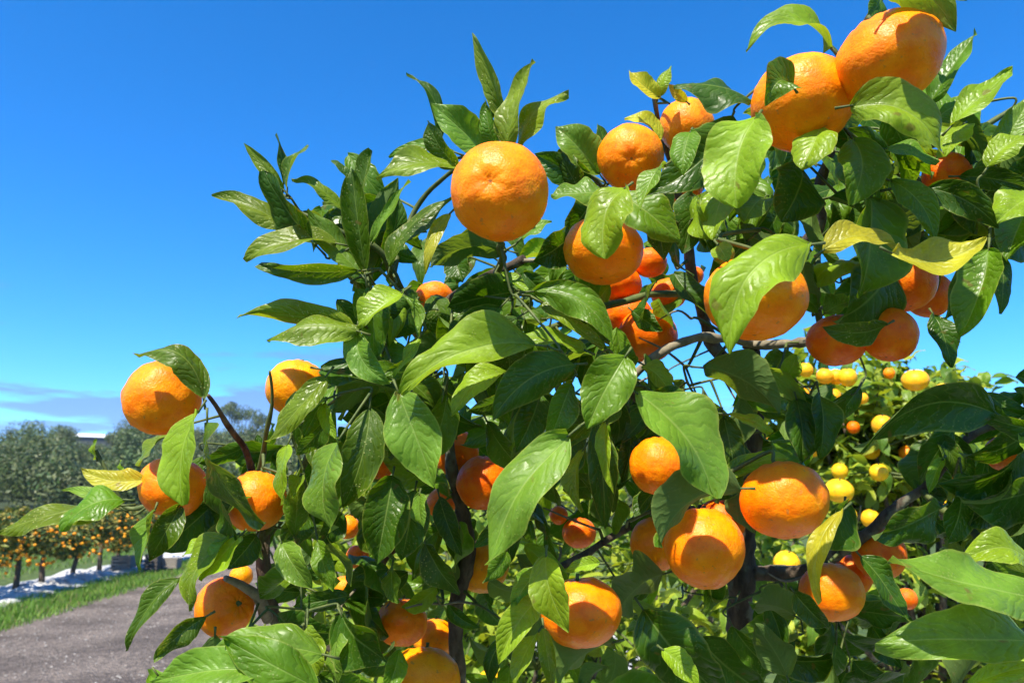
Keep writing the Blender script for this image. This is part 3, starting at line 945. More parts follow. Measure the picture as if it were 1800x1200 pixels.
# crown around the big orange
L(770, 255, 714, 130, 24, .70, 'DR', 'd', s=-.14, f=.5)
L(805, 296, 752, 212, 46, .66, 'DL', 'k', f=.3)
L(862, 278, 757, 181, 66, .68, 'F', 'p', b=.05)
L(858, 218, 864, 128, 16, .70, 'R', 'd')
L(874, 262, 855, 178, 32, .67, 'DL', 'g')
L(890, 212, 830, 58, 36, .69, 'L', 'o', s=-.07, f=.35)
L(892, 266, 938, 106, 42, .66, 'L', 'o', s=-.05, f=.4)
L(912, 268, 1000, 165, 42, .66, 'UL', 'o', s=.10, f=-.25)
L(800, 268, 683, 276, 24, .70, 'UL', 'g', b=.14)
L(812, 292, 664, 318, 44, .66, 'U', 'o', b=.14, f=.3)
L(1040, 320, 940, 270, 66, .80, 'D', 'd')
L(1020, 330, 985, 262, 46, .79, 'DL', 'k')
L(1054, 306, 976, 222, 76, .80, 'UL', 'p', f=.5)
L(1070, 300, 1050, 218, 40, .82, 'DR', 'd')
L(1160, 246, 1098, 212, 26, .80, 'U', 'y', b=.2)
L(1066, 336, 968, 342, 46, .72, 'U', 'p', s=.1)
L(1040, 350, 990, 420, 58, .76, 'D', 'd')
L(1100, 330, 1064, 455, 84, .60, 'UL', 'l', s=-.10, b=.08, tp=.7)
L(892, 440, 757, 470, 64, .72, 'B', 'd', s=-.08)
L(800, 452, 815, 496, 46, .76, 'D', 'd')
L(1008, 412, 934, 460, 66, .74, 'D', 'd')
L(880, 482, 930, 520, 24, .74, 'U', 'l')
L(915, 420, 970, 390, 30, .72, 'U', 'p')
L(905, 512, 786, 540, 88, .74, 'D', 'd', s=-.06)
L(935, 512, 1078, 605, 70, .66, 'F', 'g', s=.17, f=-.35, b=.06)
L(950, 530, 1060, 612, 34, .67, 'U', 'o', s=-.04)
L(738, 560, 828, 575, 52, .76, 'D', 'k')
L(870, 592, 826, 556, 32, .74, 'U', 'l')
L(950, 560, 880, 575, 34, .78, 'U', 'g')
# curled ring at left of centre
L(708, 513, 627, 575, 46, .66, 'UL', 'l', s=.12, b=.15)
L(712, 518, 738, 592, 22, .68, 'L', 'p', s=.18)
L(628, 585, 686, 674, 56, .67, 'UL', 'p', s=-.14, f=.4)
L(738, 592, 690, 660, 22, .68, 'UL', 'l', s=.1)
L(730, 530, 668, 590, 80, .74, 'D', 'd')  # dark leaf put in for the shaded hole inside the ring
L(622, 572, 420, 554, 52, .70, 'DL', 'o', b=.06, s=-.07, f=-.3)
L(630, 582, 470, 600, 60, .66, 'UL', 'o', b=.10, s=-.05, f=-.45)
L(668, 628, 584, 722, 86, .72, 'B', 'k', s=.12)
L(690, 700, 600, 735, 60, .75, 'D', 'd')
L(574, 660, 468, 776, 54, .66, 'DL', 'o', s=.05, b=.06)
L(576, 700, 494, 764, 44, .68, 'UL', 'p')
L(565, 705, 532, 770, 34, .69, 'D', 'g')
L(572, 706, 590, 770, 22, .67, 'L', 'l')
L(700, 688, 764, 856, 104, .62, 'UL', 'p', b=.06, f=.2, s=.03)
L(780, 660, 770, 770, 60, .74, 'D', 'd')
L(940, 606, 704, 692, 80, .62, 'U', 'l', b=.10, s=-.05)
L(1030, 616, 905, 590, 40, .66, 'U', 'l', b=.08)
L(892, 656, 795, 732, 46, .64, 'UL', 'l', s=-.09)
L(900, 690, 820, 720, 40, .70, 'D', 'd')
L(1012, 640, 866, 738, 92, .63, 'DL', 'd', s=-.14, f=.2)
L(950, 690, 905, 795, 70, .67, 'D', 'd')
L(1004, 674, 964, 784, 58, .64, 'UR', 'g', s=-.04)
L(1100, 625, 1032, 754, 100, .60, 'F', 'g', b=.06, s=-.03, f=.2)
L(1118, 690, 1252, 876, 108, .60, 'UR', 'p', b=.07, s=.05, f=.2)
L(1150, 690, 1240, 720, 60, .72, 'D', 'd')
L(1236, 646, 1368, 726, 88, .70, 'B', 'd', s=.06)
L(1280, 728, 1357, 760, 28, .69, 'U', 'l')
L(1262, 730, 1284, 808, 44, .78, 'F', 'b', b=.15, tp=.5)
L(1374, 674, 1402, 624, 40, .80, 'F', 'l', tp=.6)
L(1400, 700, 1408, 818, 66, .76, 'D', 'd', f=.5)
L(1440, 690, 1440, 806, 54, .75, 'D', 'd', f=.5)
L(1374, 680, 1476, 726, 34, .78, 'D', 'd', b=.15)
L(1268, 838, 1390, 806, 40, .70, 'U', 'l', b=.12)
L(1264, 824, 1304, 864, 44, .71, 'U', 'g')
L(1302, 858, 1160, 962, 70, .60, 'B', 'd', s=-.10)
L(1050, 740, 1064, 930, 62, .66, 'D', 'd')
L(1062, 738, 1078, 868, 30, .64, 'L', 'l', s=.04)
L(1026, 790, 1026, 898, 34, .66, 'L', 'l', s=-.06)
L(1020, 750, 960, 850, 60, .74, 'D', 'd')
L(1110, 760, 1092, 850, 46, .76, 'D', 'd')
L(1000, 765, 862, 992, 102, .58, 'UL', 'p', b=.05, s=-.05, f=.22)
L(890, 965, 848, 1024, 30, .60, 'D', 'g')
L(960, 975, 1000, 1108, 76, .58, 'UL', 'l', b=.12, s=-.05, f=.3)
L(1054, 990, 992, 1004, 26, .58, 'U', 'l', b=.1)
L(956, 996, 902, 1066, 46, .61, 'UL', 'g')
L(958, 1038, 878, 1166, 62, .60, 'U', 'l', b=.08, s=-.05)
L(946, 1110, 905, 1210, 34, .60, 'L', 'l')
L(955, 1100, 972, 1215, 34, .63, 'D', 'o')
L(1080, 1128, 975, 1210, 80, .66, 'B', 'g')
L(1168, 1008, 1088, 1072, 78, .76, 'B', 'd', tp=.5)
L(1130, 1070, 1280, 1230, 124, .68, 'D', 'd')
L(1164, 1140, 1228, 1205, 48, .64, 'U', 'l')  # lime leaf put in as a sun fleck on the dark leaf
L(1230, 1120, 1345, 1220, 104, .74, 'D', 'd')
L(1398, 1082, 1318, 1062, 54, .74, 'B', 'd')
L(1384, 1190, 1328, 1098, 66, .72, 'B', 'd')
L(1396, 1040, 1458, 1104, 50, .70, 'D', 'd')
L(1482, 896, 1441, 1060, 44, .62, 'L', 'y', s=-.10, f=.35)
L(1484, 884, 1430, 960, 60, .68, 'D', 'd')
L(1512, 976, 1600, 1096, 50, .68, 'DR', 'd', b=.04)
L(1830, 1050, 1561, 986, 92, .54, 'U', 'p', b=.08, s=.07, f=.22)
L(1830, 1128, 1538, 1128, 96, .56, 'U', 'p', b=.10, s=.04, f=.22)
L(1810, 985, 1688, 986, 62, .60, 'UL', 'l', b=.2, s=-.1)
L(1830, 1010, 1742, 985, 44, .64, 'D', 'g')
L(1680, 1215, 1772, 1108, 66, .62, 'B', 'd')
L(1700, 1205, 1830, 1168, 40, .56, 'U', 'l', b=.12)
L(1752, 728, 1518, 798, 76, .66, 'DL', 'd', b=.05, s=-.22)
L(1850, 758, 1720, 728, 44, .66, 'D', 'd')
L(1830, 740, 1760, 716, 30, .70, 'D', 'd')
L(1654, 892, 1532, 942, 56, .66, 'DL', 'd', s=-.05)
L(1658, 806, 1634, 870, 22, .68, 'L', 'g')
L(1830, 700, 1690, 800, 60, .72, 'D', 'd', s=.1)
L(1800, 770, 1650, 850, 60, .74, 'D', 'd', s=.1)
L(1830, 850, 1690, 880, 60, .72, 'D', 'd')
L(1780, 830, 1700, 920, 50, .74, 'D', 'd')
L(1830, 900, 1730, 960, 56, .70, 'D', 'd')
L(1690, 830, 1660, 960, 50, .74, 'D', 'd')
L(1800, 745, 1830, 830, 60, .66, 'UL', 'l', s=.1)
# upper right
L(1462, 84, 1312, 92, 36, .66, 'U', 'l', b=.10, s=-.24, f=.4)
L(1545, -50, 1680, 56, 92, .56, 'B', 'l', s=.10, dz=.02)
L(1640, -120, 1600, -20, 90, .55, 'U', 'g')  # unseen leaf above the frame, added to shade the topmost mandarin
L(1548, -5, 1522, 32, 24, .72, 'D', 'd')
L(1640, -20, 1700, 2, 24, .66, 'D', 'd')
L(1636, 178, 1716, 57, 40, .68, 'L', 'g', f=.5, b=.02)
L(1672, 222, 1780, 120, 46, .66, 'UL', 'l', s=-.05)
L(1672, 190, 1736, 148, 26, .72, 'D', 'd')
L(1640, 214, 1706, 178, 44, .70, 'UL', 'g')
L(1750, 262, 1812, 166, 46, .66, 'UL', 'p', s=-.08)
L(1694, 218, 1662, 276, 38, .68, 'UL', 'l')
L(1700, 230, 1706, 290, 40, .74, 'D', 'd')
L(1494, 186, 1658, 276, 86, .58, 'UL', 'l', b=.10, s=.13, f=.25)
L(1555, 262, 1646, 290, 30, .66, 'U', 'g')
L(1328, 208, 1296, 366, 112, .58, 'UL', 'l', b=.08, s=-.06, f=.35, tp=.7)
L(1442, 218, 1408, 298, 58, .62, 'UL', 'l', s=.08, tp=.7)
L(1500, 246, 1492, 362, 84, .64, 'F', 'g', s=.10)
L(1540, 280, 1560, 330, 40, .68, 'UL', 'l')
L(1410, 300, 1372, 390, 88, .68, 'D', 'd')
L(1530, 345, 1506, 524, 104, .66, 'UR', 'g', b=.08, f=.3)
L(1480, 340, 1470, 440, 60, .74, 'D', 'd')
L(1566, 444, 1735, 420, 62, .58, 'U', 'y', b=-.10, s=-.07, f=.3)
L(1446, 440, 1572, 442, 40, .60, 'U', 'y', b=.10, s=.13, f=.25)
L(1424, 430, 1284, 622, 106, .52, 'UL', 'l', b=.08, s=-.17, f=.28)
L(1570, 470, 1466, 566, 112, .72, 'D', 'd')
L(1448, 552, 1494, 530, 38, .72, 'UL', 'g', tp=.5)
L(1440, 548, 1412, 520, 32, .73, 'UL', 'g', tp=.5)
L(1560, 570, 1446, 574, 48, .66, 'DL', 'k', s=.06)
L(1738, 438, 1684, 598, 72, .64, 'L', 'g', s=.10, f=.3)
L(1690, 450, 1660, 560, 50, .70, 'D', 'd')
L(1640, 552, 1672, 646, 50, .72, 'D', 'd')
L(1750, 445, 1758, 552, 28, .70, 'D', 'd')
L(1630, 330, 1756, 402, 66, .66, 'D', 'd', s=.1)
L(1686, 310, 1818, 336, 50, .68, 'D', 'd', s=.08)
L(1830, 345, 1752, 392, 50, .64, 'UL', 'l')
L(1735, 295, 1815, 238, 42, .64, 'UL', 'l', s=.05)
L(1820, 290, 1740, 330, 44, .70, 'D', 'd')
L(1565, 318, 1644, 424, 54, .64, 'UL', 'g', s=.1)
L(1600, 330, 1590, 420, 60, .72, 'D', 'd')
L(1800, 380, 1770, 460, 56, .70, 'UL', 'g')
L(1820, 400, 1730, 430, 50, .74, 'D', 'd')
L(1324, 178, 1184, 154, 54, .66, 'U', 'd', b=.12, f=-.2)
L(1160, 172, 1106, 124, 36, .78, 'UL', 'y', s=.1)
L(1156, 170, 1180, 116, 22, .78, 'L', 'l')
L(1208, 180, 1176, 148, 24, .78, 'L', 'y')
L(1396, 156, 1348, 186, 46, .58, 'F', 'g', s=-.25, b=.15, f=.5)
L(1284, 212, 1136, 344, 90, .66, 'DL', 'd', s=.10)
L(1214, 232, 1200, 308, 44, .62, 'UL', 'g')
L(1170, 290, 1126, 370, 26, .62, 'L', 'p')
L(1090, 342, 1196, 424, 92, .68, 'UL', 'g', b=.08, f=.35)
L(1150, 380, 1168, 458, 46, .70, 'D', 'k')
L(1216, 340, 1200, 446, 70, .74, 'D', 'd')
L(1222, 380, 1290, 342, 40, .72, 'U', 'l')
L(1248, 376, 1262, 446, 40, .76, 'D', 'd')
L(1346, 346, 1308, 390, 52, .70, 'UL', 'p')
L(1290, 230, 1230, 300, 60, .74, 'D', 'd')
L(1370, 360, 1330, 430, 60, .78, 'D', 'd')
L(1262, 430, 1280, 460, 30, .60, 'UL', 'l')
L(1110, 545, 1165, 580, 40, .80, 'D', 'd')
L(1105, 650, 1106, 605, 44, .78, 'UL', 'g')
L(1130, 640, 1180, 690, 40, .74, 'U', 'l')
# far left branch
L(358, 700, 238, 624, 58, .655, 'UR', 'k', b=.10, s=-.24, f=-.5, dz=.0)
L(350, 722, 322, 888, 60, .64, 'UL', 'l', b=.06, s=-.05)
L(300, 760, 246, 820, 34, .74, 'L', 'o')
L(258, 842, 143, 824, 38, .70, 'U', 'y', s=.16, f=.3)
L(212, 892, 108, 862, 22, .74, 'U', 'p', b=.15)
L(212, 888, -6, 938, 50, .68, 'U', 'o', b=.16, s=.05, f=-.2)
L(220, 878, 110, 934, 54, .66, 'UL', 'g', s=-.10)
L(170, 806, 172, 772, 18, .78, 'L', 'l')
L(220, 838, 212, 808, 14, .78, 'L', 'l')
L(364, 742, 466, 920, 78, .62, 'DL', 'k', s=-.08, b=.05, f=.2)
L(368, 838, 412, 966, 54, .68, 'DL', 'd', s=.16)
L(272, 896, 247, 1002, 34, .68, 'L', 'p', s=.07)
L(318, 888, 262, 984, 56, .70, 'D', 'k')
L(374, 886, 272, 968, 64, .74, 'D', 'd')
L(372, 940, 322, 978, 26, .70, 'U', 'l')
L(404, 946, 333, 1074, 50, .66, 'L', 'o', s=-.09)
L(424, 940, 352, 1020, 52, .66, 'UL', 'l', s=.08)
L(450, 940, 400, 1000, 56, .76, 'D', 'd')
L(318, 1014, 226, 1142, 36, .66, 'DL', 'k', f=.4, s=-.04)
L(364, 1082, 270, 1160, 40, .66, 'D', 'k', s=-.10, f=.4)
L(570, 1150, 368, 1146, 92, .56, 'U', 'p', b=.12)
L(560, 1210, 390, 1120, 96, .54, 'UL', 'g', b=.10)
L(470, 1180, 268, 1200, 74, .54, 'U', 'p', b=.12)
L(540, 1098, 560, 1186, 66, .62, 'UL', 'l', tp=.6)
L(600, 1104, 592, 1200, 34, .64, 'L', 'p')
L(488, 1082, 600, 1112, 50, .68, 'D', 'd')
L(600, 1080, 680, 1160, 84, .64, 'D', 'd')
L(494, 952, 548, 1034, 58, .68, 'UL', 'p')
L(558, 948, 586, 1038, 42, .70, 'F', 'g')
L(690, 838, 662, 990, 96, .70, 'D', 'd')
L(730, 860, 706, 985, 84, .72, 'D', 'd')
L(738, 866, 746, 928, 26, .68, 'L', 'p')
L(772, 872, 812, 976, 46, .80, 'D', 'd')
L(748, 956, 808, 1044, 54, .78, 'D', 'k')
L(596, 772, 582, 934, 62, .62, 'L', 'p', s=-.04, f=.2)
L(650, 715, 602, 892, 86, .65, 'D', 'k', s=.05)
L(506, 780, 504, 884, 34, .70, 'L', 'l')
L(528, 836, 516, 872, 24, .70, 'U', 'l')
L(575, 740, 520, 800, 50, .72, 'D', 'd')
L(530, 690, 500, 740, 34, .74, 'D', 'g')
L(540, 900, 490, 960, 60, .76, 'D', 'd')
L(600, 900, 560, 960, 50, .78, 'D', 'd')
L(690, 990, 700, 1060, 34, .80, 'L', 'g')

# ================================================================= FRUIT
def fruit_mesh(seed, lump=.02, dim_s=.10, dim_b=.05, nu=56, nv=38):
    v, f = [], []
    r0 = random.Random(seed)
    off_ = Vector((r0.random() * 20, r0.random() * 20, r0.random() * 20))
    for i in range(nv + 1):
        th = math.pi * i / nv
        for j in range(nu):
            ph = 2 * math.pi * j / nu
            d = Vector((math.sin(th) * math.cos(ph), math.sin(th) * math.sin(ph), math.cos(th)))
            r = 1 + lump * noise.noise(d * 1.6 + off_) + lump * .5 * noise.noise(d * 4.5 + off_) + .007 * noise.noise(d * 10 + off_)
            r -= dim_s * math.exp(-(th / .26) ** 2)
            tb = math.pi - th
            r -= dim_b * math.exp(-(tb / .20) ** 2)
            r += .016 * math.cos(9 * ph + seed) * math.exp(-((th - .45) / .28) ** 2)
            r += .007 * math.cos(7 * ph + seed) * math.exp(-((tb - .30) / .2) ** 2)
            v.append(d * r)
    for i in range(nv):
        for j in range(nu):
            a, b = i * nu + j, i * nu + (j + 1) % nu
            f.append((a, a + nu, b + nu, b))
    me = bpy.data.meshes.new('mandarin')
    bm = bmesh.new()
    vs = [bm.verts.new(x) for x in v]
    for q in f:
        try: bm.faces.new([vs[t] for t in q])
        except ValueError: pass
    bmesh.ops.remove_doubles(bm, verts=bm.verts, dist=1e-4)
    for q in bm.faces: q.smooth = True
    bm.normal_update()
    bm.to_mesh(me); bm.free()
    me.materials.append(M_FRUIT)
    return me


FM = [fruit_mesh(i, lump=.035 + .012 * (i % 3), dim_s=.10 + .02 * (i % 2), dim_b=.045 + .02 * (i % 3)) for i in range(7)]
FML = [fruit_mesh(20 + i, nu=20, nv=14) for i in range(3)]


def calyx_mesh():
    v, f = [], []
    v.append(Vector((0, 0, .93)))
    for k in range(10):
        an = math.pi * 2 * k / 10
        r = .17 if k % 2 == 0 else .09
        v.append(Vector((r * math.cos(an), r * math.sin(an), .895 + (.03 if k % 2 else .0))))
    for k in range(10): f.append((0, 1 + k, 1 + (k + 1) % 10))
    return v, f


cv, cf = calyx_mesh()
_o = mesh_obj('calyx', cv, cf, M_CALYX); CAL = _o.data; bpy.data.objects.remove(_o)
tv, tf = tube([(0, 0, .90), (.01, .01, 1.0), (.03, 0, 1.10)], [.055, .045, .05], 7)
_o = mesh_obj('fruit_stalk', tv, tf, M_TWIG); STK = _o.data; bpy.data.objects.remove(_o)

OR = {'o': (0.94, 0.226, 0.0003, 1), 'y': (0.92, 0.285, 0.001, 1), 'r': (0.86, 0.155, 0.0005, 1), 'g': (0.22, 0.30, 0.02, 1), 'n': (0.86, 0.42, 0.008, 1)}  # the deep red skin carries the shade of inner fruit in its colour
FR_N = [0]
FS, FP = [], []
def fruit(px, py, rx, ry, label, d=None, pole=(.05, .86, -.45), c='o', k=None, diam=.074, mesh=None, lod=False, group='mandarins on the near tree', twig=True):
    """pole: camera-space direction of the stalk end"""
    if d is None: d = diam * FPX / (2 * rx)
    P = at(px, py, d)
    R = rx * d / FPX
    kk = k if k is not None else min(max(ry / rx, .82), 1.02)
    i = FR_N[0]; FR_N[0] += 1
    me = (FML if lod else FM)[(mesh if mesh is not None else i * 3) % (3 if lod else len(FM))]
    o = link('mandarin', me)
    zx = c2w(pole).normalized()
    qx = zx.to_track_quat('Z', 'Y').to_matrix().to_4x4()
    spin = Matrix.Rotation(i * 1.7, 4, 'Z')
    o.matrix_world = Matrix.Translation(P) @ qx @ spin @ Matrix.Diagonal((R, R, R * kk, 1))
    cc = OR[c]
    j = .90 + .22 * rng.random()
    o.color = (cc[0], cc[1] * j, cc[2], 1)
    tag(o, label, 'mandarin', group)
    link('calyx', CAL, o)
    link('fruit_stalk', STK, o)
    FS.append((P, R)); FP.append((px, py, max(rx, ry), d))
    if twig: TW.append((P + zx * R * kk * 1.08, zx, .0016))
    return o


FM.append(fruit_mesh(41, lump=.035, dim_s=.1, dim_b=.13)); FM.append(fruit_mesh(44, lump=.03, dim_s=.1, dim_b=.10))
fruit(878, 337, 87, 86, 'largest pitted orange mandarin sitting up against the open sky, spiky leaves above it', pole=(.18, -.05, -.9), k=.93, mesh=7)
fruit(1108, 277, 58, 56, 'round mandarin with its dimple facing out, right of the sky-backed largest one', d=.78, pole=(.1, .25, -.9), k=.9, mesh=8)
fruit(1410, 182, 88, 78, 'mandarin with a curled green leaf lying across its face, near the top', pole=(-.2, .9, -.5), d=.64)
fruit(1563, 104, 92, 78, 'topmost mandarin, half in the shade of the leaf above it', pole=(-.38, .9, -.1), d=.60)
fruit(1060, 440, 70, 58, 'shaded mandarin with a pale lime leaf hanging over its middle', pole=(.1, .9, -.4), d=.70)
fruit(1328, 523, 89, 66, 'large mandarin behind the longest hanging lime leaf', pole=(.12, .9, -.3), d=.62)
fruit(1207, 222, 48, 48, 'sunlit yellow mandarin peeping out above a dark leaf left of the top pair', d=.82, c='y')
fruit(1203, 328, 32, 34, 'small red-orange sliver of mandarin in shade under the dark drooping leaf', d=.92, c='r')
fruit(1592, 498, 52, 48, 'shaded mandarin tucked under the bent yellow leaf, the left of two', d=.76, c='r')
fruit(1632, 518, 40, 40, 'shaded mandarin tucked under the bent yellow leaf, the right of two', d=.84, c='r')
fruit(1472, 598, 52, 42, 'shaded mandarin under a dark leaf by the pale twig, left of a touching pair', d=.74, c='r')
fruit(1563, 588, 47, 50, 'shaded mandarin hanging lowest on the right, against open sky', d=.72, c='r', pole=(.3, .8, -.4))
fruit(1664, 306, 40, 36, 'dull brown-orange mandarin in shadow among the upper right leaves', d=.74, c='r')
fruit(285, 699, 64, 67, 'mandarin at the tip of the far left branch under a dark cap of leaf', pole=(.5, .8, -.15), d=.70, mesh=4)
fruit(304, 855, 58, 53, 'mandarin with a pale leaf down its front, just below the far left tip', pole=(.3, .85, -.3), d=.72, mesh=1)
fruit(450, 880, 52, 54, 'mandarin half hidden by a long dark spotted leaf on the left branch', pole=(.1, .9, -.3), d=.76)
fruit(522, 682, 54, 50, 'yellow sunlit mandarin behind a slanted leaf, against the sky at left', d=.80, c='y')
fruit(395, 1066, 51, 46, 'weathered mandarin with a dry stub across it, above the gravel road', pole=(.7, .3, .5), d=.80)
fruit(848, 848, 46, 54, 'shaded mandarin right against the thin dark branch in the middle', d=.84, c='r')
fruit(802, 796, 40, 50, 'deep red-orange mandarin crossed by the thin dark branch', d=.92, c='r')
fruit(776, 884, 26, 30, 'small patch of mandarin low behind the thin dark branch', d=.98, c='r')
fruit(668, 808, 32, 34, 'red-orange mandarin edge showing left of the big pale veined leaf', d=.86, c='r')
fruit(1157, 818, 50, 62, 'mandarin striped with leaf shadows, left of the broad glossy leaf', pole=(.1, .9, -.4), d=.72)
fruit(1378, 878, 75, 67, 'plump mandarin with a jagged leaf shadow, right of the trunk', pole=(-.1, .85, -.5), d=.66, mesh=3)
fruit(1238, 962, 69, 69, 'mandarin with a bright sunlit wedge, low beside the trunk', pole=(.1, .85, -.5), d=.68)
fruit(1154, 955, 46, 49, 'shaded mandarin pressed behind the one with a sunlit wedge', d=.80)
fruit(1268, 915, 42, 38, 'shaded mandarin top rising behind the one with a sunlit wedge', d=.82, c='r')
fruit(1022, 1076, 71, 60, 'mandarin hung low in the middle with a lime leaf over its left', pole=(-.1, .9, -.2), d=.66)
fruit(847, 994, 48, 46, 'yellow-orange mandarin right of the dark branch, below the large glossy leaf', d=.94, c='y')
fruit(706, 1093, 45, 41, 'dim mandarin with small flecks of sun, low left of centre', d=.88)
fruit(764, 1124, 38, 36, 'yellow mandarin behind the one with flecks of sun', d=1.02, c='y')
fruit(745, 1190, 64, 50, 'yellow mandarin cut by the lower photo edge, beside the dark branch', d=.80, c='y')
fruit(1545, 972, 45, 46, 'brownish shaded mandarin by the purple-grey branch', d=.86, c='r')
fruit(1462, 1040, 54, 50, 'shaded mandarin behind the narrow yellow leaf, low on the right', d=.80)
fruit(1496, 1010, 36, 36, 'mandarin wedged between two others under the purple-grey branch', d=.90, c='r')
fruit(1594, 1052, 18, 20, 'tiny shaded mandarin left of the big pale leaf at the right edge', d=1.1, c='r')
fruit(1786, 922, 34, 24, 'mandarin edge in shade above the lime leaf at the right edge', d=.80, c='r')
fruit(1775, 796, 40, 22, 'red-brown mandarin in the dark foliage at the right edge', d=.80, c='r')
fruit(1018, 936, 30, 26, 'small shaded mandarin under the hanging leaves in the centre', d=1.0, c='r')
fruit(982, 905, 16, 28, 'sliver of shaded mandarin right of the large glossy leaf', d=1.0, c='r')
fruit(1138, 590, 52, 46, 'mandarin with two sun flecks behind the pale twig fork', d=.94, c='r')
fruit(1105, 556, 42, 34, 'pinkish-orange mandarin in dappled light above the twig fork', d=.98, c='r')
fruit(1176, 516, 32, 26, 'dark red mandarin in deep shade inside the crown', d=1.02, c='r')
fruit(1090, 500, 38, 30, 'shaded mandarin just under the one with the pale lime leaf', d=.98, c='r')
fruit(1142, 462, 30, 24, 'shaded mandarin right of the one with the pale lime leaf', d=.98, c='r')
fruit(1221, 484, 16, 24, 'narrow red mandarin left of the longest lime leaf', d=1.04, c='r')
fruit(1272, 446, 19, 21, 'small unripe green mandarin behind the longest lime leaf', d=.66, c='g')
fruit(1798, 1172, 32, 34, 'unripe yellow-green mandarin at the lower right edge', d=.60, c='g')
fruit(612, 926, 20, 32, 'mandarin showing left of the big dark leaf, low left', d=.96)
fruit(628, 978, 20, 34, 'shaded mandarin strip below the big dark leaf, low left', d=.98, c='r')
fruit(372, 934, 15, 17, 'small yellow mandarin between leaves under the left branch', d=1.1, c='y')
fruit(424, 1012, 20, 19, 'yellow mandarin above the dry stub on the left branch', d=1.0, c='y')
fruit(764, 524, 34, 28, 'sunlit mandarin top peeping over leaves below the long arched leaf', d=.96)
fruit(608, 1034, 26, 22, 'orange mandarin behind pale quilted leaves, low left', d=1.1)

# ---- leaves of the shaded inside of the tree
def inside(poly, x, y):
    c = False
    n = len(poly)
    for i in range(n):
        x1, y1 = poly[i]; x2, y2 = poly[(i + 1) % n]
        if (y1 > y) != (y2 > y) and x < (x2 - x1) * (y - y1) / (y2 - y1) + x1: c = not c
    return c


N_HAND = len(LEAVES)
FILL = [
    ([(640, 330), (760, 420), (640, 520), (600, 420)], 12, (.78, .90), 0),
    ([(700, 520), (800, 540), (930, 460), (1020, 420), (1180, 420), (1240, 480), (1200, 600), (1060, 640), (700, 660), (620, 620)], 75, (.80, 1.10), 0),
    ([(1120, 330), (1290, 230), (1480, 240), (1640, 200), (1820, 240), (1820, 420), (1700, 470), (1560, 560), (1450, 540), (1300, 400), (1240, 440)], 85, (.76, 1.05), 0),
    ([(560, 660), (1060, 640), (1180, 700), (1290, 670), (1390, 690), (1480, 720), (1420, 860), (1340, 930), (1000, 950), (640, 980), (520, 860)], 110, (.76, 1.12), 0),
    ([(470, 900), (660, 980), (1000, 960), (1330, 950), (1400, 1200), (1300, 1230), (460, 1230), (520, 1080)], 55, (.82, 1.14), 0),
    ([(1640, 740), (1820, 690), (1820, 980), (1670, 970), (1610, 880)], 50, (.74, .98), 1),
    ([(1310, 1080), (1520, 1030), (1580, 1140), (1660, 1230), (1320, 1230)], 30, (.80, 1.0), 1),
    ([(1560, 240), (1820, 260), (1820, 440), (1640, 400)], 16, (.70, .80), 0),
    ([(380, 780), (480, 760), (480, 960), (380, 960), (300, 900)], 16, (.80, .90), 1),
    ([(360, 860), (480, 840), (660, 880), (680, 1100), (500, 1110), (400, 1000)], 30, (.74, .90), 0),
    ([(330, 1180), (480, 1130), (700, 1130), (720, 1230), (280, 1230)], 20, (.60, .80), 0),
    ([(640, 960), (1000, 980), (1060, 1200), (1000, 1240), (640, 1240)], 26, (.80, .98), 0),
    ([(620, 500), (760, 560), (1040, 620), (1060, 760), (760, 800), (560, 720)], 34, (.68, .80), 0),
    ([(1140, 300), (1300, 320), (1450, 320), (1560, 420), (1440, 520), (1200, 460)], 22, (.68, .80), 0),
    ([(700, 500), (1000, 560), (1060, 700), (1000, 860), (700, 860), (580, 720)], 30, (.70, .80), 0),
    ([(1000, 680), (1300, 650), (1480, 700), (1440, 840), (1040, 900)], 26, (.72, .86), 0),
    ([(620, 860), (1100, 880), (1120, 1040), (640, 1060)], 30, (.80, .95), 0),
    ([(1460, 250), (1800, 260), (1800, 420), (1480, 400)], 16, (.68, .78), 0),
    ([(720, 440), (1220, 420), (1240, 620), (740, 640)], 26, (.92, 1.12), 1),
    ([(1200, 260), (1700, 240), (1720, 460), (1280, 440)], 26, (.90, 1.05), 1),
    ([(560, 680), (1380, 680), (1380, 920), (600, 940)], 34, (.95, 1.14), 1),
    ([(540, 400), (660, 300), (720, 420), (700, 520), (620, 500)], 12, (.74, .84), 0),
]
rf = random.Random(5)
for poly, cnt, (d0, d1), dark in FILL:  # dark groups: crown shade put into darker greens and downturned blades
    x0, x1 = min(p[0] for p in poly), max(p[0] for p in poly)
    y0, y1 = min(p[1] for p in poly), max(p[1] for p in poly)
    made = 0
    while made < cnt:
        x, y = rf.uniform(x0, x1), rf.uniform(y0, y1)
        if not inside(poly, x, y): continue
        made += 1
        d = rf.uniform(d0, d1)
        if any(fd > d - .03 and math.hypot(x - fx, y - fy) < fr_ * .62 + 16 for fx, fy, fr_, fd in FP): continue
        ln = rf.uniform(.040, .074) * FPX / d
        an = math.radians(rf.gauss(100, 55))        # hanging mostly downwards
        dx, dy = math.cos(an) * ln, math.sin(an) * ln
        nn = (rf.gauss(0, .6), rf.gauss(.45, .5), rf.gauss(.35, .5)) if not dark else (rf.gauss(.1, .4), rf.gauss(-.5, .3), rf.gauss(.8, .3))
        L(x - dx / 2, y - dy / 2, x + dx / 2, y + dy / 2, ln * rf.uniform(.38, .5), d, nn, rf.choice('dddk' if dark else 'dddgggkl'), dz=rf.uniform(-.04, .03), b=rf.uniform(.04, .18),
          s=rf.uniform(-.1, .1), f=rf.uniform(.1, .5), wv=.12)

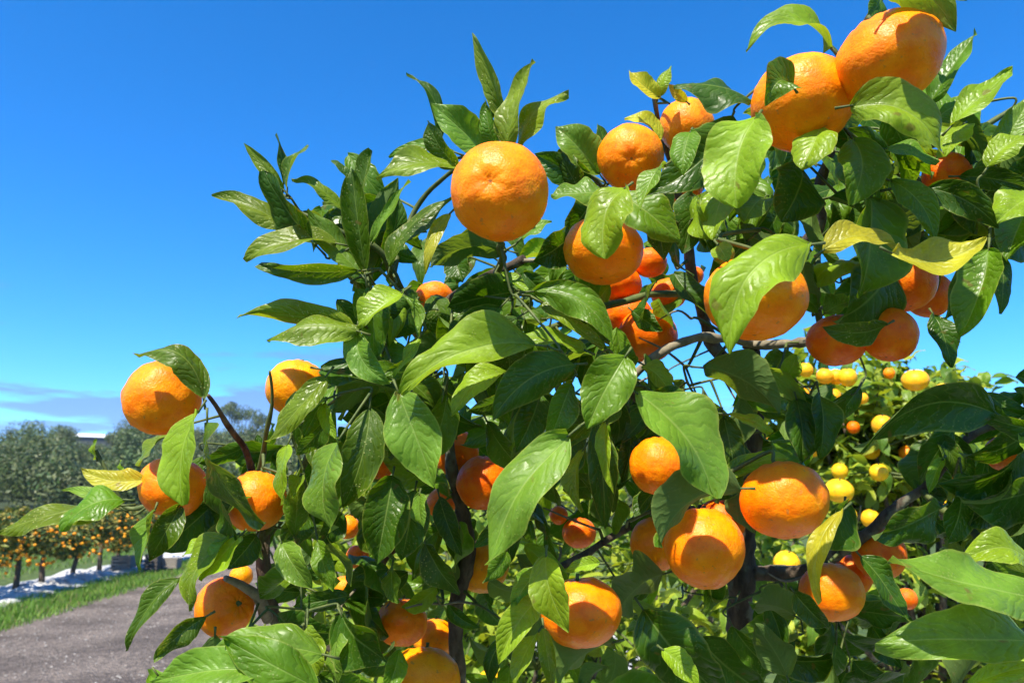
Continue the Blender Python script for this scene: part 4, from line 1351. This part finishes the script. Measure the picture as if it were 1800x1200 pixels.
LEAVES[N_HAND:] = sorted(LEAVES[N_HAND:], key=lambda t: -math.hypot(t[2] - t[0], t[3] - t[1]) * t[4] / t[5])
for k, spec in enumerate(LEAVES):
    build_leaf(k, spec)
o = child_mesh('foliage', LV, LF, M_LEAFS, LU)
set_tint(o.data, np.array(LC)); o['kind'] = 'stuff'

for x, y, d in [(1050, 930, .84), (1075, 960, .86), (1110, 915, .84), (1215, 560, .90), (1235, 545, .88), (1200, 640, .86), (1190, 470, .92), (1260, 640, .9), (1290, 780, .86), (1095, 900, .9), (700, 1075, .9), (770, 1060, .86), (830, 1060, .88), (1420, 1010, .84), (1500, 930, .8), (1160, 640, .84), (985, 960, .86), (640, 1020, .86)]:
    p_ = at(x, y, d)
    g_ = c2w((rf.gauss(0, .7), rf.gauss(.2, .6), rf.gauss(.2, .3))).normalized()
    ln = rf.uniform(.03, .07)
    k_ = p_ + g_ * ln * .5 + Vector((rf.gauss(0, .006), rf.gauss(0, .006), rf.gauss(0, .006)))
    pts, rad = smooth_path([p_, k_, p_ + g_ * ln], [.0016, .0013, .0007], 4)
    v, f = tube(pts, rad, 6, .2); child_mesh('twig', v, f, M_GREY)
    TW.append((p_, -g_, .0016))
TW.sort(key=lambda t: nearest_node(t[0])[1])
for p_, t_, r_ in TW: twig_to_branch(p_, t_, r_)
if TWV: child_mesh('fine_twigs', TWV, TWF, M_TWIG)['kind'] = 'stuff'

# ---- trees further along the row
LEAFM = []
for q in range(5):
    V_, Fc, UV = leaf_geo(Vector((0, 0, 0)), Vector((1, 0, 0)), .24, Vector((0, 0, 1)), .06 + .04 * q, Vector((0, .05 * (q - 2), 0)), .2 + .1 * (q % 3), 0, .1, nu=9, nv=4, seed=q * 1.3)
    o = mesh_obj('leaf', V_, Fc, M_LEAF, None, True, UV)
    LEAFM.append(o.data); bpy.data.objects.remove(o)
RC = [(0.22, 0.31, 0.02, .1), (0.29, 0.35, 0.025, .1), (0.15, 0.24, 0.018, .1), (0.08, 0.16, 0.014, .1), (0.30, 0.34, 0.03, .1), (.20, .29, .04, .1)]
rr = random.Random(21)


RG = 'small fruit on the tree behind'
def rf_(px, py, rx, ry, label, d=2.6, c='n'):
    d = d if d < 2.2 else d * .91
    fruit(px, py, rx, ry, label, d=d, c=c, lod=True, group=RG, twig=False, pole=(rr.gauss(0, .15), .95, .1))


rf_(1450, 661, 15, 14, 'yellow fruit at the left end of a tight row of three, beneath the shaded pair')
rf_(1470, 662, 14, 15, 'yellow fruit in the middle of a tight row of three', 2.62)
rf_(1490, 663, 16, 16, 'yellow fruit at the right end of a tight row of three', 2.58)
rf_(1416, 650, 13, 13, 'fruit just right of the small oval lime leaf')
rf_(1463, 696, 15, 14, 'round yellow fruit hanging below the tight row of three')
rf_(1499, 706, 13, 14, 'orange fruit left of a dark hanging leaf, below the row of three', 2.6, 'o')
rf_(1516, 700, 10, 16, 'narrow yellow fruit touching the dark hanging leaf')
rf_(1609, 668, 23, 17, 'wide yellow fruit alone against a patch of sky, top of the tree behind', 2.4)
rf_(1563, 656, 10, 10, 'little orange fruit left of the wide yellow one by the sky', 2.7, 'o')
rf_(1661, 688, 18, 13, 'yellow fruit right of the wide one, half covered by leaves')
rf_(1738, 714, 16, 13, 'orange fruit at the skyline above the dark arched leaf', 2.7, 'o')
rf_(1760, 722, 14, 12, 'orange fruit nearest the right edge at the skyline', 2.75, 'o')
rf_(1551, 747, 18, 18, 'round yellow fruit by the tip of the dark arched leaf', 2.4)
rf_(1500, 751, 11, 11, 'reddish fruit left of the one at the arched leaf tip', 2.8, 'r')
rf_(1476, 828, 14, 16, 'yellow fruit behind a small leaf, right of the plump shadowed one', 2.6)
rf_(1545, 830, 16, 15, 'round fruit on a drooping stalk midway up the tree behind', 2.5)
rf_(1475, 862, 25, 16, 'wide yellow fruit touching the plump shadowed mandarin', 2.3)
rf_(1489, 906, 17, 24, 'tall yellow fruit directly under the wide yellow one', 2.3)
rf_(1530, 911, 16, 16, 'yellow fruit above the purple-grey branch', 2.4)
rf_(1626, 846, 8, 12, 'small yellow fruit beside the dark foliage at right', 2.7)
rf_(1383, 990, 23, 22, 'yellow fruit low right of the trunk, alone among pale leaves', 2.0, 'n')
rf_(1365, 785, 24, 18, 'orange-yellow fruit just left of the slit dark leaves, above the plump mandarin', 2.0, 'y')
rf_(862, 1196, 22, 16, 'yellow fruit at the lower photo edge right of the dark branch', 2.0, 'n')
rf_(668, 1040, 16, 14, 'orange fruit left of the dark stump-like branch low left', 2.2, 'o')
rf_(1030, 648, 10, 13, 'tiny yellow fruit glowing between the two broad central leaves', 1.5, 'n')

N_FR = len(FP)
rx_ = random.Random(33)
for k in range(300):
    x_, y_ = rx_.uniform(1400, 1770), rx_.uniform(690, 930)
    if len(FP) >= N_FR + 13: break
    if any(math.hypot(x_ - a_, y_ - b_) < c_ + 20 for a_, b_, c_, d_ in FP): continue
    fruit(x_, y_, 15, 14, 'half hidden small fruit deeper among the leaves of the tree behind', d=rx_.uniform(2.35, 2.6), c=rx_.choice('nny'), lod=True, group='half hidden fruit on the tree behind', twig=False, pole=(rx_.gauss(0, .2), .9, .1))


def rear_tree(base, hgt, R, label, n_leaf, lobes, in_view, z0, z1, extra=()):
    root = empty('mandarin_tree', base)
    tag(root, label, 'tree')
    B = Vector(base)
    pts, rad = smooth_path([B + Vector((0, 0, -.03)), B + Vector((.03, 0, .3)), B + Vector((-.02, .02, .7)), B + Vector((.02, 0, hgt * .75))], [.04, .034, .028, .012], 5)
    v, f = tube(pts, rad, 8, .1); child_mesh('trunk', v, f, M_BARK, parent=root, root=B)
    cents = []
    for k in range(lobes):
        an = 2 * math.pi * (k + rr.random() * .6) / lobes
        q_ = R * rr.uniform(.25, .8)
        c = B + Vector((math.cos(an) * q_, math.sin(an) * q_, rr.uniform(z0, z1)))
        cents.append((c, R * rr.uniform(.30, .42)))
    cents.append((B + Vector((0, 0, z1)), R * .4))
    cents.extend(extra)
    tips = []
    for c, r in cents:
        st = B + Vector((0, 0, hgt * rr.uniform(.25, .5)))
        pts, rad = smooth_path([st, (st + c) / 2 + Vector((0, 0, -.06)), c], [.018, .012, .005], 5)
        v, f = tube(pts, rad, 6, .1); child_mesh('branch', v, f, M_BARK, parent=root, root=B)
        for t in range(9):
            d = Vector((rr.gauss(0, 1), rr.gauss(0, 1), rr.gauss(.3, .8))).normalized()
            e = c + d * r * rr.uniform(.75, 1.1)
            pts, rad = smooth_path([c, c + d * r * .5 + Vector((0, 0, .02)), e], [.005, .0035, .002], 3)
            v, f = tube(pts, rad, 5); child_mesh('twig', v, f, M_TWIG, parent=root, root=B)
            tips.append((c + d * r * .3, e, d))
    cand = []
    for k in range(n_leaf):
        a, e, d = tips[int(rr.random() * len(tips))]
        p = a + (e - a) * (rr.random() ** .6) + Vector((rr.gauss(0, .02), rr.gauss(0, .02), rr.gauss(0, .02)))
        ax = (d * .5 + Vector((rr.gauss(0, .8), rr.gauss(0, .8), rr.gauss(-.15, .6)))).normalized()
        up = (Vector((rr.gauss(0, .4), rr.gauss(-.25, .4), 1))).normalized()
        nn = up - ax * up.dot(ax)
        if nn.length < .1: continue
        nn.normalize()
        bb = nn.cross(ax)
        Lg = rr.uniform(.055, .095)
        Mx = Matrix(((ax.x, bb.x, nn.x, 0), (ax.y, bb.y, nn.y, 0), (ax.z, bb.z, nn.z, 0), (0, 0, 0, 1)))
        M4 = Matrix.Translation(p) @ Mx @ Matrix.Scale(Lg, 4)
        qq = p - Vector((0, 0, CAM_H)); zz = qq.y * CT + qq.z * ST
        if zz > .3:
            xx = 900 + FPX * qq.x / zz; yy = 600 - FPX * (-qq.y * ST + qq.z * CT) / zz
            if any(fd > 1.4 and zz < fd + .02 and math.hypot(xx - fx, yy - fy) < fr_ * .9 + 9 for fx, fy, fr_, fd in FP): continue
        cand.append((in_view(p), M4, rr.choice(RC), int(rr.random() * 5)))
    cand.sort(key=lambda t: -t[0])
    for sc_, M4, col, q in cand[:300]:
        o = link('leaf', LEAFM[q], root)
        o.matrix_world = M4
        o.matrix_parent_inverse = Matrix.Identity(4)
        o.matrix_basis = Matrix.Translation(-B) @ M4
        o.color = col
    vv, ff, cc, uu = [], [], [], []
    for sc_, M4, col, q in cand[300:]:
        me = LEAFM[q]; b0 = len(vv)
        vv.extend(M4 @ x.co for x in me.vertices)
        uvl = me.uv_layers[0].data
        tmp = {}
        for lp in me.loops: tmp[lp.vertex_index] = tuple(uvl[lp.index].uv)
        uu.extend(tmp[i] for i in range(len(me.vertices)))
        for pl in me.polygons: ff.append([i + b0 for i in pl.vertices]); cc.append(col[:3])
    if vv:
        o = child_mesh('foliage', vv, ff, M_LEAFS, uu, root, B)
        set_tint(o.data, np.array(cc)); o['kind'] = 'stuff'
    return root


def view_score(p):
    q = p - Vector((0, 0, CAM_H))
    z = q.y * CT + q.z * ST
    if z < .5: return -1
    x = 900 + FPX * q.x / z; y = 600 - FPX * (-q.y * ST + q.z * CT) / z
    if not (-40 < x < 1840 and -40 < y < 1240): return -1
    return 1 / z


rear_tree((1.55, 3.0, 0), 1.9, .85, 'sunlit mandarin tree behind on the right, dotted with small yellow fruit', 7000, 26, view_score, .75, 1.80,
          [(at(a_, b_, 2.72 + .1 * (i_ % 3)), .20 + .03 * (i_ % 2)) for i_, (a_, b_) in enumerate([(1420, 690), (1480, 735), (1450, 720), (1540, 720), (1600, 730), (1660, 725), (1730, 740), (1440, 800), (1520, 800), (1590, 790), (1660, 800), (1440, 880), (1520, 890), (1590, 880)])])
rear_tree((-.02, 2.75, 0), 1.3, 1.0, 'low sunlit mandarin tree seen through the gaps under the near tree', 3600, 26, view_score, .45, 1.42)
rear_tree((-.25, 4.4, 0), 1.6, 1.1, 'third mandarin tree of the near row, mostly hidden behind the first two', 2600, 18, view_score, .5, 1.6)
rear_tree((1.1, 4.7, 0), 1.7, 1.1, 'mandarin tree glimpsed behind the trunk, deeper than the others of the near row', 2200, 16, view_score, .5, 1.6)

# ---------------------------------------------------------------- the air
hv, hf = [], []
box(hv, hf, (0, 280, 29), (2300, 2500, 64))
m_, n_, l_, o_ = mat_new('haze')
pvn = n_.new('ShaderNodeVolumePrincipled')
pvn.inputs['Color'].default_value = (0.80, 0.88, 1.0, 1)
pvn.inputs['Density'].default_value = 0.0002
pvn.inputs['Anisotropy'].default_value = 0.2
l_.new(pvn.outputs[0], o_.inputs['Volume'])
hz = mesh_obj('haze', hv, hf, m_, None, False)
tag(hz, kind='stuff')
